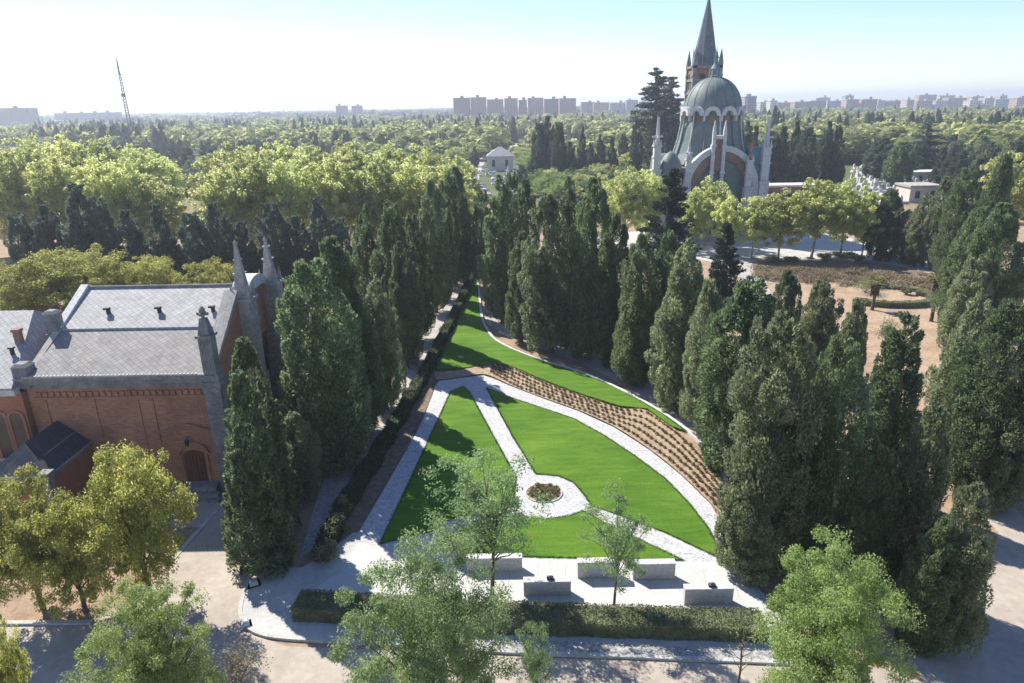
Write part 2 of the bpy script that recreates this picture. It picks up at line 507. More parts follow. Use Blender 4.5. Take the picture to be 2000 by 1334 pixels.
class MB:
    """collects shapes and links them as one mesh object"""

    def __init__(s):
        s.v, s.f = [], []

    def add(s, vs, fs):
        o = len(s.v)
        s.v += [tuple(map(float, p)) for p in vs]
        s.f += [tuple(i + o for i in f) for f in fs]
        return s

    def box(s, x0, x1, y0, y1, z0, z1):
        return s.add([(x0, y0, z0), (x1, y0, z0), (x1, y1, z0), (x0, y1, z0),
                      (x0, y0, z1), (x1, y0, z1), (x1, y1, z1), (x0, y1, z1)],
                     [(0, 3, 2, 1), (4, 5, 6, 7), (0, 1, 5, 4), (1, 2, 6, 5), (2, 3, 7, 6), (3, 0, 4, 7)])

    def cbox(s, cx, cy, wx, wy, z0, z1):
        return s.box(cx - wx / 2, cx + wx / 2, cy - wy / 2, cy + wy / 2, z0, z1)

    def frustum(s, cx, cy, w0, w1, z0, z1, n=4, rot=None):
        """n-sided taper, w = width across"""
        rot = math.pi / n if rot is None else rot
        k = 1 / math.cos(math.pi / n) / 2
        vs = []
        for w, z in ((w0, z0), (w1, z1)):
            for i in range(n):
                a = rot + 2 * math.pi * i / n
                vs.append((cx + w * k * math.cos(a), cy + w * k * math.sin(a), z))
        fs = [(i, (i + 1) % n, n + (i + 1) % n, n + i) for i in range(n)]
        fs += [tuple(reversed(range(n))), tuple(range(n, 2 * n))]
        return s.add(vs, fs)

    def lathe(s, cx, cy, prof, n=24, rot=0.0):
        vs, fs = [], []
        for r, z in prof:
            for i in range(n):
                a = rot + 2 * math.pi * i / n
                vs.append((cx + r * math.cos(a), cy + r * math.sin(a), z))
        for j in range(len(prof) - 1):
            for i in range(n):
                a, b = j * n + i, j * n + (i + 1) % n
                fs.append((a, b, b + n, a + n))
        fs.append(tuple(reversed(range(n))))
        fs.append(tuple(range((len(prof) - 1) * n, len(prof) * n)))
        return s.add(vs, fs)

    def tube(s, pts, rad, n=7):
        pts = [Vector(p) for p in pts]
        vs, fs = [], []
        for i, p in enumerate(pts):
            t = (pts[min(i + 1, len(pts) - 1)] - pts[max(i - 1, 0)]).normalized()
            u = t.orthogonal().normalized() if i == 0 else (u - t * u.dot(t)).normalized()
            w = t.cross(u)
            r = rad[i] if hasattr(rad, '__len__') else rad
            for k in range(n):
                a = 2 * math.pi * k / n
                vs.append(p + (u * math.cos(a) + w * math.sin(a)) * r)
        for j in range(len(pts) - 1):
            for i in range(n):
                a, b = j * n + i, j * n + (i + 1) % n
                fs.append((a, b, b + n, a + n))
        fs.append(tuple(reversed(range(n))))
        fs.append(tuple(range((len(pts) - 1) * n, len(pts) * n)))
        return s.add(vs, fs)

    def prism_xz(s, poly, y0, y1):
        """outline in x,z pushed from y0 to y1"""
        n = len(poly)
        vs = [(x, y0, z) for x, z in poly] + [(x, y1, z) for x, z in poly]
        fs = [tuple(range(n)), tuple(reversed(range(n, 2 * n)))]
        fs += [(i, n + i, n + (i + 1) % n, (i + 1) % n) for i in range(n)]
        return s.add(vs, fs)

    def prism_yz(s, poly, x0, x1):
        n = len(poly)
        vs = [(x0, y, z) for y, z in poly] + [(x1, y, z) for y, z in poly]
        fs = [tuple(reversed(range(n))), tuple(range(n, 2 * n))]
        fs += [(i, (i + 1) % n, n + (i + 1) % n, n + i) for i in range(n)]
        return s.add(vs, fs)

    def slab(s, quad, th):
        """a roof plane: four points, thickness downwards"""
        q = [Vector(p) for p in quad]
        vs = q + [p - Vector((0, 0, th)) for p in q]
        n = len(q)
        fs = [tuple(range(n)), tuple(reversed(range(n, 2 * n)))]
        fs += [(i, n + i, n + (i + 1) % n, (i + 1) % n) for i in range(n)]
        return s.add(vs, fs)

    def arch_ring(s, cx, cz, r0, r1, y0, y1, a0=0, a1=180, n=20):
        """half ring standing in the x,z plane"""
        vs, fs = [], []
        for i in range(n + 1):
            a = R(a0 + (a1 - a0) * i / n)
            c, si = math.cos(a), math.sin(a)
            vs += [(cx + r0 * c, y0, cz + r0 * si), (cx + r1 * c, y0, cz + r1 * si),
                   (cx + r1 * c, y1, cz + r1 * si), (cx + r0 * c, y1, cz + r0 * si)]
        for i in range(n):
            for k in range(4):
                a, b = i * 4 + k, i * 4 + (k + 1) % 4
                fs.append((a, b, b + 4, a + 4))
        fs += [(3, 2, 1, 0), tuple(n * 4 + k for k in range(4))]
        return s.add(vs, fs)

    def mesh(s, name, mat):
        me = bpy.data.meshes.new(name)
        me.from_pydata(s.v, [], s.f)
        import bmesh
        bm = bmesh.new()
        bm.from_mesh(me)
        bmesh.ops.recalc_face_normals(bm, faces=bm.faces)
        bm.to_mesh(me)
        bm.free()
        me.materials.append(mat)
        return me

    def build(s, name, mat, parent=None, smooth=False, bevel=0.0):
        if parent is not None and parent.parent is None and parent.type == 'EMPTY':
            o0 = parent.location
            s.v = [(x - o0.x, y - o0.y, z - o0.z) for x, y, z in s.v]
        elif parent is not None and parent.parent is not None:
            o0 = parent.parent.location
            s.v = [(x - o0.x, y - o0.y, z - o0.z) for x, y, z in s.v]
        me = s.mesh(name, mat)
        if smooth:
            me.polygons.foreach_set('use_smooth', [True] * len(me.polygons))
            me.set_sharp_from_angle(angle=R(40))
        o = link(name, me, parent)
        if bevel:
            b = o.modifiers.new('bevel', 'BEVEL')
            b.width = bevel
            b.segments = 2
            b.limit_method = 'ANGLE'
        return o


def smooth_line(pts, k=6, closed=False):
    """Catmull-Rom through 2-D points"""
    p = [np.array(q, float) for q in pts]
    n = len(p)
    res = []
    rng = range(n) if closed else range(n - 1)
    for i in rng:
        p0 = p[(i - 1) % n] if closed or i > 0 else p[0]
        p1, p2 = p[i], p[(i + 1) % n]
        p3 = p[(i + 2) % n] if closed or i + 2 < n else p[-1]
        for j in range(k):
            t = j / k
            res.append(0.5 * (2 * p1 + (p2 - p0) * t + (2 * p0 - 5 * p1 + 4 * p2 - p3) * t ** 2 + (3 * p1 - p0 - 3 * p2 + p3) * t ** 3))
    if not closed:
        res.append(p[-1])
    return res


def ground_line(pix, z=0.0, smooth=True, k=6):
    pts = [P(x, y, z) for x, y in pix]
    if not smooth:
        return [Vector((p.x, p.y, z)) for p in pts]
    return [Vector((q[0], q[1], z)) for q in smooth_line([(p.x, p.y) for p in pts], k)]


def sheet(name, pts, z, mat, side=0.0):
    """flat sheet on the ground with an optional edge going down by side"""
    pts = [Vector((p[0], p[1], z)) for p in pts]
    tris = tessellate_polygon([pts])
    vs = list(pts)
    n = len(pts)
    fs = []
    for t in tris:
        a, b, c = (pts[i] for i in t)
        if (b - a).cross(c - a).z < 0:
            t = (t[0], t[2], t[1])
        fs.append(tuple(t))
    if side:
        vs += [p - Vector((0, 0, side)) for p in pts]
        fs += [(i, (i + 1) % n, n + (i + 1) % n, n + i) for i in range(n)]
    me = bpy.data.meshes.new(name)
    me.from_pydata([tuple(v) for v in vs], [], fs)
    me.materials.append(mat)
    o = link(name, me)
    o['kind'] = 'structure'
    return o


def strip_mesh(mb, pts, w, z0, z1):
    """kerb of width w and height z1-z0 along a ground line"""
    pts = [Vector((p[0], p[1], 0)) for p in pts]
    n = len(pts)
    vs, fs = [], []
    for i, p in enumerate(pts):
        t = (pts[min(i + 1, n - 1)] - pts[max(i - 1, 0)]).normalized()
        s = Vector((-t.y, t.x, 0)) * (w / 2)
        a, b = p + s, p - s
        vs += [(a.x, a.y, z0), (a.x, a.y, z1), (b.x, b.y, z1), (b.x, b.y, z0)]
    for i in range(n - 1):
        for k in range(3):
            fs.append((i * 4 + k, i * 4 + k + 1, i * 4 + k + 5, i * 4 + k + 4))
    fs += [(0, 1, 2, 3), tuple(n * 4 - 4 + k for k in (3, 2, 1, 0))]
    mb.add(vs, fs)


# ------------------------------------------------------------------ foliage
def unit(a):
    return a / np.maximum(np.linalg.norm(a, axis=-1, keepdims=True), 1e-9)


def leaf_quads(C, A, S, ln, wd):
    """rhombic leaves: centres, long axes, side axes, lengths, widths"""
    A = unit(A)
    S = unit(S - A * (S * A).sum(-1, keepdims=True))
    ln = np.broadcast_to(np.asarray(ln, float), (len(C),))[:, None]
    wd = np.broadcast_to(np.asarray(wd, float), (len(C),))[:, None]
    V = np.stack([C - A * ln / 2, C + S * wd / 2 + A * ln * 0.08, C + A * ln / 2, C - S * wd / 2 + A * ln * 0.08], 1).reshape(-1, 3)
    Fc = np.arange(len(C) * 4).reshape(-1, 4)
    return V, Fc


def core_mesh(rng, prof, H, z0, rad, n=12, m=14):
    ts = np.linspace(0.02, 0.8, m)
    a = np.arange(n) * 2 * math.pi / n
    V = []
    for t in ts:
        r = prof(t) * rad * (0.85 + 0.3 * rng.random(n)) * (1 - max(0, t - 0.4) * 2.2)
        V.append(np.stack([r * np.cos(a), r * np.sin(a), np.full(n, z0 + (H - z0) * t)], -1))
    V = np.concatenate(V)
    i, j = np.meshgrid(np.arange(n), np.arange(m - 1))
    i, j = i.ravel(), j.ravel()
    Fc = np.stack([j * n + i, j * n + (i + 1) % n, (j + 1) * n + (i + 1) % n, (j + 1) * n + i], -1)
    return V, Fc


def plume_crown(name, mat, seed, H, Rad, z0, nplume, leaves, prof, pr, pl, ll, lw, lean=0.3, core=0.42,
                jit=0.16, dirjit=0.25, out_only=-0.25):
    """crown of many tapering plumes set over an outline, each covered with small sprays"""
    rng = np.random.default_rng(seed)
    ts = np.linspace(0, 1, 400)
    w = np.array([prof(t) for t in ts]) + 0.12
    cdf = np.cumsum(w) / w.sum()
    t = np.interp(rng.random(nplume), cdf, ts)
    t = np.clip(t, 0.015, 0.985)
    a = rng.random(nplume) * 2 * math.pi
    # a few wide lobes and dents make the outline uneven
    ph = rng.random(6) * 6.28
    lob = 1 + 0.10 * np.sin(2 * a + ph[0] + 3 * t) + 0.09 * np.sin(3 * a + ph[1] - 5 * t) + 0.09 * np.sin(9 * t + ph[2] + a)
    r = np.array([prof(x) for x in t]) * Rad * lob * (0.80 + jit * (rng.random(nplume) * 2 - 1))
    size = 0.7 + 0.6 * rng.random(nplume)
    sc = np.clip(0.5 + 0.7 * np.array([prof(x) for x in t]), 0.4, 1.1) * size
    C = np.stack([r * np.cos(a), r * np.sin(a), z0 + (H - z0) * t], -1)
    out = np.stack([np.cos(a), np.sin(a), np.zeros(nplume)], -1)
    D = unit(out * lean + np.array([0, 0, 1.0]) * (1 if lean < 2 else 0.25) + dirjit * rng.standard_normal((nplume, 3)))
    n = nplume * leaves
    Cn, Dn, on = (np.repeat(x, leaves, 0) for x in (C, D, out))
    s = np.repeat(sc, leaves)[:, None]
    u = unit(rng.standard_normal((n, 3)))
    bad = (u * on).sum(-1) < out_only
    u[bad] = u[bad] - 2 * (u[bad] * on[bad]).sum(-1, keepdims=True) * on[bad]
    par = (u * Dn).sum(-1, keepdims=True) * Dn
    per = u - par
    # plume tapers upwards
    tt = (u * Dn).sum(-1, keepdims=True)
    pos = Cn + (per * pr * (1 - 0.45 * np.clip(tt, 0, 1)) + par * pl) * s * (0.82 + 0.3 * rng.random((n, 1)))
    A = Dn * 0.8 + u * 0.45 + 0.35 * rng.standard_normal((n, 3))
    S = np.cross(A, u) + 0.28 * rng.standard_normal((n, 3))
    over = pos[:, 2] > H
    pos[over, 2] = H - (pos[over, 2] - H) * 0.3
    low = pos[:, 2] < z0 * 0.6
    pos[low, 2] = z0 * 0.6 + rng.random(low.sum()) * 0.5
    V, Fc = leaf_quads(pos, A, S, ll * (0.6 + 0.8 * rng.random(n)), lw * (0.6 + 0.8 * rng.random(n)))
    if core:
        V2, F2 = core_mesh(rng, prof, H, z0, Rad * core)
        Fc = np.concatenate([Fc, F2 + len(V)])
        V = np.concatenate([V, V2])
    return np_mesh(name, V, Fc, mat)


def leafy_tree(mat, bark, seed, H, Rad, zc, nclump, leaves, cr, ll, lw, trunk_r=0.18, limbs=14, flat=0.75,
               bottom=0.35, fork=0.3, shell=0.45, spread=1.0):
    """trunk with limbs reaching to leaf clumps spread through the crown"""
    rng = np.random.default_rng(seed)
    hz = (H - zc * H) / 2
    cz = H - hz
    cent = []
    while len(cent) < nclump:
        u = unit(rng.standard_normal(3)[None])[0]
        q = u * (rng.random() ** shell)
        if q[2] < -bottom - 0.6 * rng.random():
            continue
        k = 1 + 0.16 * math.sin(3 * math.atan2(u[1], u[0]) + seed) + 0.12 * math.sin(5 * u[2] * 3 + seed * 2)
        cent.append((q[0] * Rad * k, q[1] * Rad * k, cz + q[2] * hz * min(k, 1.05)))
    cent = np.array(cent)
    sz = cr * (0.6 + 0.8 * rng.random(nclump))
    n = nclump * leaves
    Cn = np.repeat(cent, leaves, 0)
    s = np.repeat(sz, leaves)[:, None]
    u = unit(rng.standard_normal((n, 3)))
    pos = Cn + u * s * (rng.random((n, 1)) ** 0.5) * np.array([1, 1, flat])
    nor = unit(u * 0.6 + np.array([0, 0, 0.7]) + 0.6 * rng.standard_normal((n, 3)))
    A = np.cross(nor, rng.standard_normal((n, 3)))
    S = np.cross(nor, A)
    V, Fc = leaf_quads(pos, A, S, ll * (0.6 + 0.8 * rng.random(n)), lw * (0.6 + 0.8 * rng.random(n)))
    crown = np_mesh('crown', V, Fc, mat)
    mb = MB()
    zf = fork * H
    lean = rng.standard_normal(2) * 0.02 * H
    top = Vector((lean[0], lean[1], cz))
    def tp(f):
        return Vector((lean[0] * f, lean[1] * f, cz * f))
    mb.tube([tp(0) - Vector((0, 0, 0.1)), tp(0.06), tp(0.35), tp(0.7), tp(1.0)],
            [trunk_r * 1.5, trunk_r * 1.05, trunk_r * 0.85, trunk_r * 0.55, trunk_r * 0.25], 9)
    idx = rng.permutation(nclump)[:limbs]
    for i in idx:
        e = Vector(cent[i])
        f = (zf + (cz - zf) * rng.random() * 0.8) / cz
        b = tp(f)
        mid = b.lerp(e, 0.5) + Vector((0, 0, -0.04 * H + 0.12 * (e - b).length))
        q = trunk_r * 0.42
        mb.tube([b, b.lerp(mid, 0.5) + Vector((0, 0, 0.01 * H)), mid, e], [q, q * 0.8, q * 0.55, q * 0.2], 6)
        for k in range(2):
            j = int(rng.integers(nclump))
            d = sorted(range(nclump), key=lambda m_: (Vector(cent[m_]) - e).length)[1 + k]
            mb.tube([mid, mid.lerp(Vector(cent[d]), 0.55), Vector(cent[d])], [q * 0.42, q * 0.3, q * 0.12], 5)
    tm = mb.mesh('trunk', bark)
    tm.polygons.foreach_set('use_smooth', [True] * len(tm.polygons))
    return crown, tm


def prof_cyp(t):
    return min(1, (t / 0.14 + 0.25) ** 0.6 if t < 0.14 else 1) * max(0.0, 1 - t ** 3.0) ** 0.7


def prof_col(t):
    return min(1, 0.72 + t * 1.6) * max(0.0, 1 - t ** 3.5) ** 0.6


def prof_cone(t):
    return min(1, (t / 0.1) ** 0.5 if t < 0.1 else 1) * (1 - t) ** 0.8 + 0.02


def prof_spindle(t):
    return min(1.0, 0.55 + t * 1.8) * max(0.0, 1 - t ** 2.2) ** 0.8


def prof_taper(t):
    return min(1.0, 0.75 + t * 2.5) * max(0.0, 1 - t ** 1.15) ** 0.8 + 0.03


def prof_egg(t):
    return max(0.02, math.sin(math.pi * min(1, t ** 0.75 * 0.96 + 0.03))) ** 0.6


def trunk_simple(h, r, bark):
    mb = MB()
    mb.tube([(0, 0, -0.1), (0, 0, 0.25), (0.02, 0.01, h * 0.4), (0, 0, h)], [r * 1.5, r * 1.1, r * 0.8, r * 0.3], 9)
    me = mb.mesh('trunk', bark)
    me.polygons.foreach_set('use_smooth', [True] * len(me.polygons))
    return me


TREES = {}   # kind -> list of (crown mesh, trunk mesh, nominal width, nominal height)
def add_kind(k, crown, trunk, w, h):
    co = np.empty(len(crown.vertices) * 3, dtype=np.float32)
    crown.vertices.foreach_get('co', co)
    co = co.reshape(-1, 3)
    w = 2 * float(np.percentile(np.hypot(co[:, 0], co[:, 1]), 96))
    h = float(np.percentile(co[:, 2], 99.9))
    TREES.setdefault(k, []).append((crown, trunk, w, h))

for i in range(4):
    add_kind('cypress', plume_crown('crown', M['f_cypress'], 10 + i, 12, 1.75, 0.6, 210, 150, prof_cyp if i != 2 else prof_spindle,
                                    0.46, 0.72, 0.24, 0.10, lean=0.55, jit=0.2), trunk_simple(8, 0.2, M['bark']), 3.7, 12)
add_kind('cypress', plume_crown('crown', M['f_cypress'], 27, 12, 2.1, 0.5, 230, 150, prof_taper, 0.42, 0.75, 0.24, 0.10, lean=0.45, jit=0.16),
         trunk_simple(9, 0.2, M['bark']), 4, 12)
for i in range(3):
    add_kind('broad', plume_crown('crown', M['f_cypress'], 30 + i, 12, 2.9, 0.45, 260, 210, [prof_cyp, prof_spindle, prof_cyp][i],
                                  0.70, 0.78, 0.24, 0.11, lean=0.9, dirjit=0.4, jit=0.24), trunk_simple(8, 0.3, M['bark']), 6.1, 12)
for i in range(3):
    add_kind('olive', plume_crown('crown', M['f_olive'], 40 + i, 12, 2.7, 0.45, 250, 210, [prof_cyp, prof_spindle, prof_col][i],
                                  0.66, 0.72, 0.23, 0.11, lean=1.0, dirjit=0.5, jit=0.3), trunk_simple(8, 0.3, M['bark']), 5.8, 12)
for i in range(3):
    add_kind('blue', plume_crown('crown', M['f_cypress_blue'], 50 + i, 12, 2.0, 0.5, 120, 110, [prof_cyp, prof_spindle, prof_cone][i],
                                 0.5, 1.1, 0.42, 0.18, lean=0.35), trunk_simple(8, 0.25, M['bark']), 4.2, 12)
for i in range(2):
    add_kind('fir', plume_crown('crown', M['f_fir'], 60 + i, 14, 3.4, 1.6, 190, 110, prof_cone, 0.42, 1.0, 0.38, 0.14, lean=2.5,
                                dirjit=0.2, core=0.35, jit=0.22, out_only=-1), trunk_simple(13.5, 0.25, M['bark']), 7.0, 14)
for i in range(2):
    add_kind('cedar', plume_crown('crown', M['f_cedar'], 64 + i, 22, 4.2, 3.0, 150, 120, prof_cone, 0.55, 1.5, 0.5, 0.2, lean=2.5,
                                  dirjit=0.25, core=0.2, jit=0.3, out_only=-1), trunk_simple(21.5, 0.35, M['bark']), 9.0, 22)
add_kind('egg', plume_crown('crown', M['f_cypress'], 70, 9, 3.1, 0.4, 170, 110, prof_egg, 0.6, 0.9, 0.4, 0.17, lean=0.7), trunk_simple(6, 0.2, M['bark']), 6.4, 9)
for i in range(3):
    c_, t_ = leafy_tree(M['f_plane'], M['bark_pale'], 80 + i, 20, 6.6, 0.16, 340, 72, 0.95, 0.46, 0.32, 0.32, 22, flat=0.8, bottom=0.75, fork=0.2)
    add_kind('plane', c_, t_, 14.5, 20)
for i in range(2):
    c_, t_ = leafy_tree(M['f_plane'], M['bark_pale'], 90 + i, 10, 3.9, 0.2, 170, 110, 0.62, 0.28, 0.20, 0.17, 20, flat=0.75, bottom=0.6, fork=0.28)
    add_kind('young_plane', c_, t_, 8.6, 10)
for i in range(2):
    c_, t_ = leafy_tree(M['f_yellow'], M['bark'], 100 + i, 8.5, 3.9, 0.13, 220, 170, 0.66, 0.17, 0.11, 0.2, 20, flat=0.7, bottom=0.7, fork=0.16)
    add_kind('yellow', c_, t_, 8.8, 8.5)
for i in range(2):
    c_, t_ = leafy_tree(M['f_robinia'], M['bark'], 110 + i, 8.0, 3.3, 0.10, 260, 360, 0.52, 0.092, 0.052, 0.13, 30, flat=0.6, bottom=0.75, fork=0.18, shell=0.5)
    add_kind('robinia', c_, t_, 7.4, 8.0)
for i in range(2):
    c_, t_ = leafy_tree(M['f_robinia'], M['bark'], 120 + i, 6.5, 2.2, 0.22, 95, 135, 0.46, 0.105, 0.055, 0.085, 26, flat=0.55, bottom=0.6, fork=0.25, shell=0.55)
    add_kind('airy', c_, t_, 5.0, 6.5)
for i in range(2):
    c_, t_ = leafy_tree(M['f_bright'], M['bark'], 130 + i, 8.0, 3.3, 0.10, 260, 330, 0.52, 0.098, 0.055, 0.13, 30, flat=0.6, bottom=0.75, fork=0.16, shell=0.5)
    add_kind('bright', c_, t_, 7.4, 8.0)

TREE_N = 0
def tree(kind, name, loc, h, w, label, group=None, variant=None, cat='tree'):
    """a tree of its own: an Empty at the foot, trunk and crown under it"""
    global TREE_N
    TREE_N += 1
    lst = TREES[kind]
    cm, tm, nw, nh = lst[(TREE_N if variant is None else variant) % len(lst)]
    e = empty(name, loc, label, cat, group, rz=(TREE_N * 2.399) % 6.283)
    e.scale = (w / nw, w / nw, h / nh)
    e.rotation_euler = (0.025 * math.sin(TREE_N * 1.7), 0.025 * math.sin(TREE_N * 2.9 + 1), (TREE_N * 2.399) % 6.283)
    link('trunk', tm, e)
    link('crown', cm, e)
    return e


def tree_px(kind, name, tx, ty, by, wpx, label, group=None, variant=None):
    """top of the tree seen at tx,ty; its foot on the level ground at by"""
    Y = P(tx, by).y
    p = at(tx, ty, Y)
    w = wpx / F * depth((p.x, p.y, p.z * 0.5))
    if name == 'cypress_tree':
        w *= 1.13 if group and 'right' in group and tx < 1480 else 1.02
    return tree(kind, name, (p.x, p.y, 0), p.z, w, label, group, variant)

# ------------------------------------------------------------------ ground, roads, paths
def big_ground():
    xs = [-5000, -1500, -400, -120, 120, 400, 1500, 5000]
    ys = [-80, 40, 120, 260, 700, 2000, 7000]
    V = [(x, y, 0) for y in ys for x in xs]
    nx = len(xs)
    Fc = np.array([(j * nx + i, j * nx + i + 1, (j + 1) * nx + i + 1, (j + 1) * nx + i)
                   for j in range(len(ys) - 1) for i in range(nx - 1)])
    o = link('ground', np_mesh('ground', V, Fc, M['earth']))
    o['kind'] = 'structure'
big_ground()

# street along the front, junction up to the chapel forecourt
sheet('road', ground_line([(-900, 1232), (-300, 1226), (176, 1222), (215, 1195), (300, 1135), (345, 1088), (400, 1030), (335, 1030),
                           (330, 948), (432, 943), (445, 1010), (560, 1085), (490, 1110), (470, 1190), (480, 1236), (560, 1262),
                           (760, 1270), (1000, 1282), (1500, 1300), (1750, 1305), (1850, 1240), (1930, 1130), (1950, 1040), (1850, 930), (1890, 900), (2080, 1090), (2500, 1320)], 0.02, smooth=False)
      + [Vector((38, 6, 0)), Vector((-45, 6, 0))], 0.02, M['road'])
mb = MB()
strip_mesh(mb, ground_line([(-900, 1229), (-300, 1222), (178, 1218)], 0, False), 0.25, 0, 0.15)
o = mb.build('kerb', M['kerb']); o['kind'] = 'structure'
mb = MB()
strip_mesh(mb, ground_line([(437, 982), (345, 1085), (322, 1112)], 0, False), 0.3, 0, 0.06)
o = mb.build('gutter', M['kerb']); o['kind'] = 'structure'

# pavement island of the garden with its kerb
isl = ground_line([(492, 1112), (474, 1165), (470, 1198), (482, 1222), (520, 1240), (600, 1248), (760, 1256), (1000, 1272), (1250, 1282), (1500, 1292), (1620, 1298)], 0.12)
isl_back = ground_line([(1560, 1240), (1440, 1100), (1420, 1060), (740, 1040), (690, 1040), (640, 1080), (590, 1108)], 0.12, False)
sheet('pavement', isl + isl_back, 0.12, M['pave'], side=0.12)
mb = MB()
strip_mesh(mb, isl, 0.22, 0.0, 0.15)
o = mb.build('kerb', M['kerb']); o['kind'] = 'structure'
# grey chippings between hedge and kerb
sheet('gravel_strip', ground_line([(700, 1232), (1000, 1248), (1300, 1262), (1560, 1272), (1580, 1292), (1300, 1281), (1000, 1268), (700, 1249)], 0.13, False), 0.135, M['gravel_grey'])

# terrace with the stone blocks
sheet('terrace', ground_line([(660, 1120), (700, 1060), (745, 1066), (900, 1084), (1100, 1091), (1440, 1100), (1470, 1140), (1500, 1205), (1300, 1200), (1000, 1185), (800, 1178), (640, 1172), (600, 1160)], 0.14, False), 0.145, M['terrace'])

mb = MB()
tp_ = [P(700, 1100, .146), P(1440, 1140, .146)]
d_ = (tp_[1] - tp_[0]).normalized()
n_ = Vector((-d_.y, d_.x, 0))
for k in range(14):
    a = tp_[0] + d_ * (1.2 + 1.6 * k)
    strip_mesh(mb, [a - n_ * 1.15, a + n_ * .9], .02, .1, .1475)
o = mb.build('terrace_joint', M['stone_grey']); o['kind'] = 'structure'

# garden bed of white gravel: all paths are this one sheet, lawns lie on it
park = ground_line([(694, 1052), (760, 938), (822, 830), (852, 752), (858, 744), (902, 738), (945, 733), (1000, 755), (1060, 778), (1130, 803), (1200, 835),
                    (1270, 880), (1330, 928), (1388, 985), (1420, 1040), (1440, 1100), (1100, 1091), (900, 1084), (745, 1068)], 0.125, False)
sheet('gravel_path', park, 0.13, M['gravel'])

LZ = 0.17
LAWNS = []
def lawn(pix, smooth=False):
    LAWNS.append(ground_line(pix, LZ, smooth))
    return sheet('lawn', ground_line(pix, LZ, smooth), LZ, M['turf'], side=0.05)
# left triangle
lawn([(880, 765), (905, 754), (918, 768), (1008, 932), (1004, 958), (1006, 982), (880, 1014), (842, 1038), (742, 1062), (800, 940)])
# big right lawn
lawn([(950, 757), (1000, 777), (1060, 797), (1120, 817), (1180, 850), (1240, 890), (1300, 935), (1348, 985), (1384, 1032), (1418, 1096),
      (1300, 1040), (1180, 995), (1156, 988), (1140, 965), (1120, 942), (1090, 929), (1046, 925), (1000, 850)])
# lower lawn
lawn([(850, 1066), (900, 1036), (1008, 1003), (1030, 1010), (1075, 1013), (1110, 1007), (1140, 997), (1180, 1020), (1335, 1094), (1100, 1089), (930, 1085)])
# upper lawn up the slope of the avenue
lawn([(850, 722), (880, 660), (905, 600), (922, 550), (930, 520), (936, 560), (941, 610), (952, 642), (975, 668), (1050, 700), (1140, 728), (1220, 765),
      (1290, 805), (1340, 842), (1310, 832), (1262, 798), (1210, 793), (1130, 768), (1060, 742), (1000, 716), (962, 711), (905, 719)])

rng = np.random.default_rng(77)
Cs, As, Ss = [], [], []
for l in LAWNS:
    for a, b in zip(l, l[1:] + l[:1]):
        n = int((b - a).length * 150)
        t = rng.random((n, 1))
        Cs.append(np.array(a)[None] * (1 - t) + np.array(b)[None] * t + rng.standard_normal((n, 3)) * np.array([.05, .05, .008]))
    lo, hi = np.min([tuple(v) for v in l], 0), np.max([tuple(v) for v in l], 0)
C_ = np.concatenate(Cs) + np.array([0, 0, .02])
A = rng.standard_normal((len(C_), 3)) * .6 + np.array([0, 0, 1.0])
S = rng.standard_normal((len(C_), 3))
V, Fc = leaf_quads(C_, A, S, .085, .03)
o = link('lawn_fringe', np_mesh('lawn_fringe', V, Fc, M['turf']))
tag(o, 'ragged blades of grass along the lawn edges', 'grass', None, 'stuff')

# planted soil strip and the round bed
bed_low = [(852, 742), (902, 736), (948, 731), (1000, 753), (1060, 776), (1130, 801), (1200, 833), (1270, 878), (1330, 926), (1386, 980), (1414, 1010)]
bed_up = [(850, 730), (905, 721), (960, 712), (1000, 717), (1060, 744), (1130, 770), (1210, 796), (1262, 801), (1318, 838), (1366, 884), (1412, 940)]
sheet('planting_bed', ground_line(bed_low, 0.15) + ground_line(bed_up, 0.15)[::-1], 0.152, M['mulch'])
cb = P(1062, 963, 0.15)
sheet('planting_bed', [Vector((cb.x + 1.22 * math.cos(a), cb.y + 1.22 * math.sin(a) * 0.95, 0)) for a in np.linspace(0, 6.283, 33)[:-1]], 0.152, M['mulch'])
mb = MB()
strip_mesh(mb, [Vector((cb.x + 1.27 * math.cos(a), cb.y + 1.21 * math.sin(a), 0)) for a in np.linspace(0, 6.283, 41)], 0.1, 0.1, 0.2)
o = mb.build('kerb', M['kerb']); o['kind'] = 'structure'

# pale kerb round the upper lawn
mb = MB()
strip_mesh(mb, ground_line([(930, 512), (935, 560), (940, 612), (952, 645), (978, 671), (1050, 702), (1140, 730), (1222, 767), (1295, 808), (1355, 852), (1395, 895), (1418, 938)], 0.1), 0.28, 0.0, 0.25)
o = mb.build('kerb', M['white_stone']); o['kind'] = 'structure'
# sandy track under the right-hand cypresses
sheet('path', ground_line([(945, 600), (1000, 642), (1080, 672), (1160, 700), (1260, 745), (1400, 850), (1470, 960)], 0.03)
      + ground_line([(1440, 960), (1380, 870), (1250, 775), (1160, 722), (1080, 690), (995, 660), (948, 630)], 0.03), 0.04, M['road'])

# left footpath up the avenue
sheet('path', ground_line([(585, 1090), (632, 940), (686, 850), (764, 730), (830, 650), (880, 570), (905, 500), (912, 440), (916, 390), (918, 350)], 0.03)
      + ground_line([(930, 350), (930, 390), (930, 440), (926, 500), (905, 570), (862, 660), (812, 755), (752, 840), (700, 940), (640, 1060)], 0.03), 0.045, M['walk'])
# soil strip between hedge and gravel
sheet('soil_strip', ground_line([(690, 1050), (760, 935), (820, 828), (850, 750), (850, 722), (880, 660), (905, 600), (922, 550)], 0.05)
      + ground_line([(912, 550), (890, 600), (860, 650), (815, 740), (785, 810), (725, 905), (655, 1010), (625, 1110)], 0.05), 0.06, M['soil'])

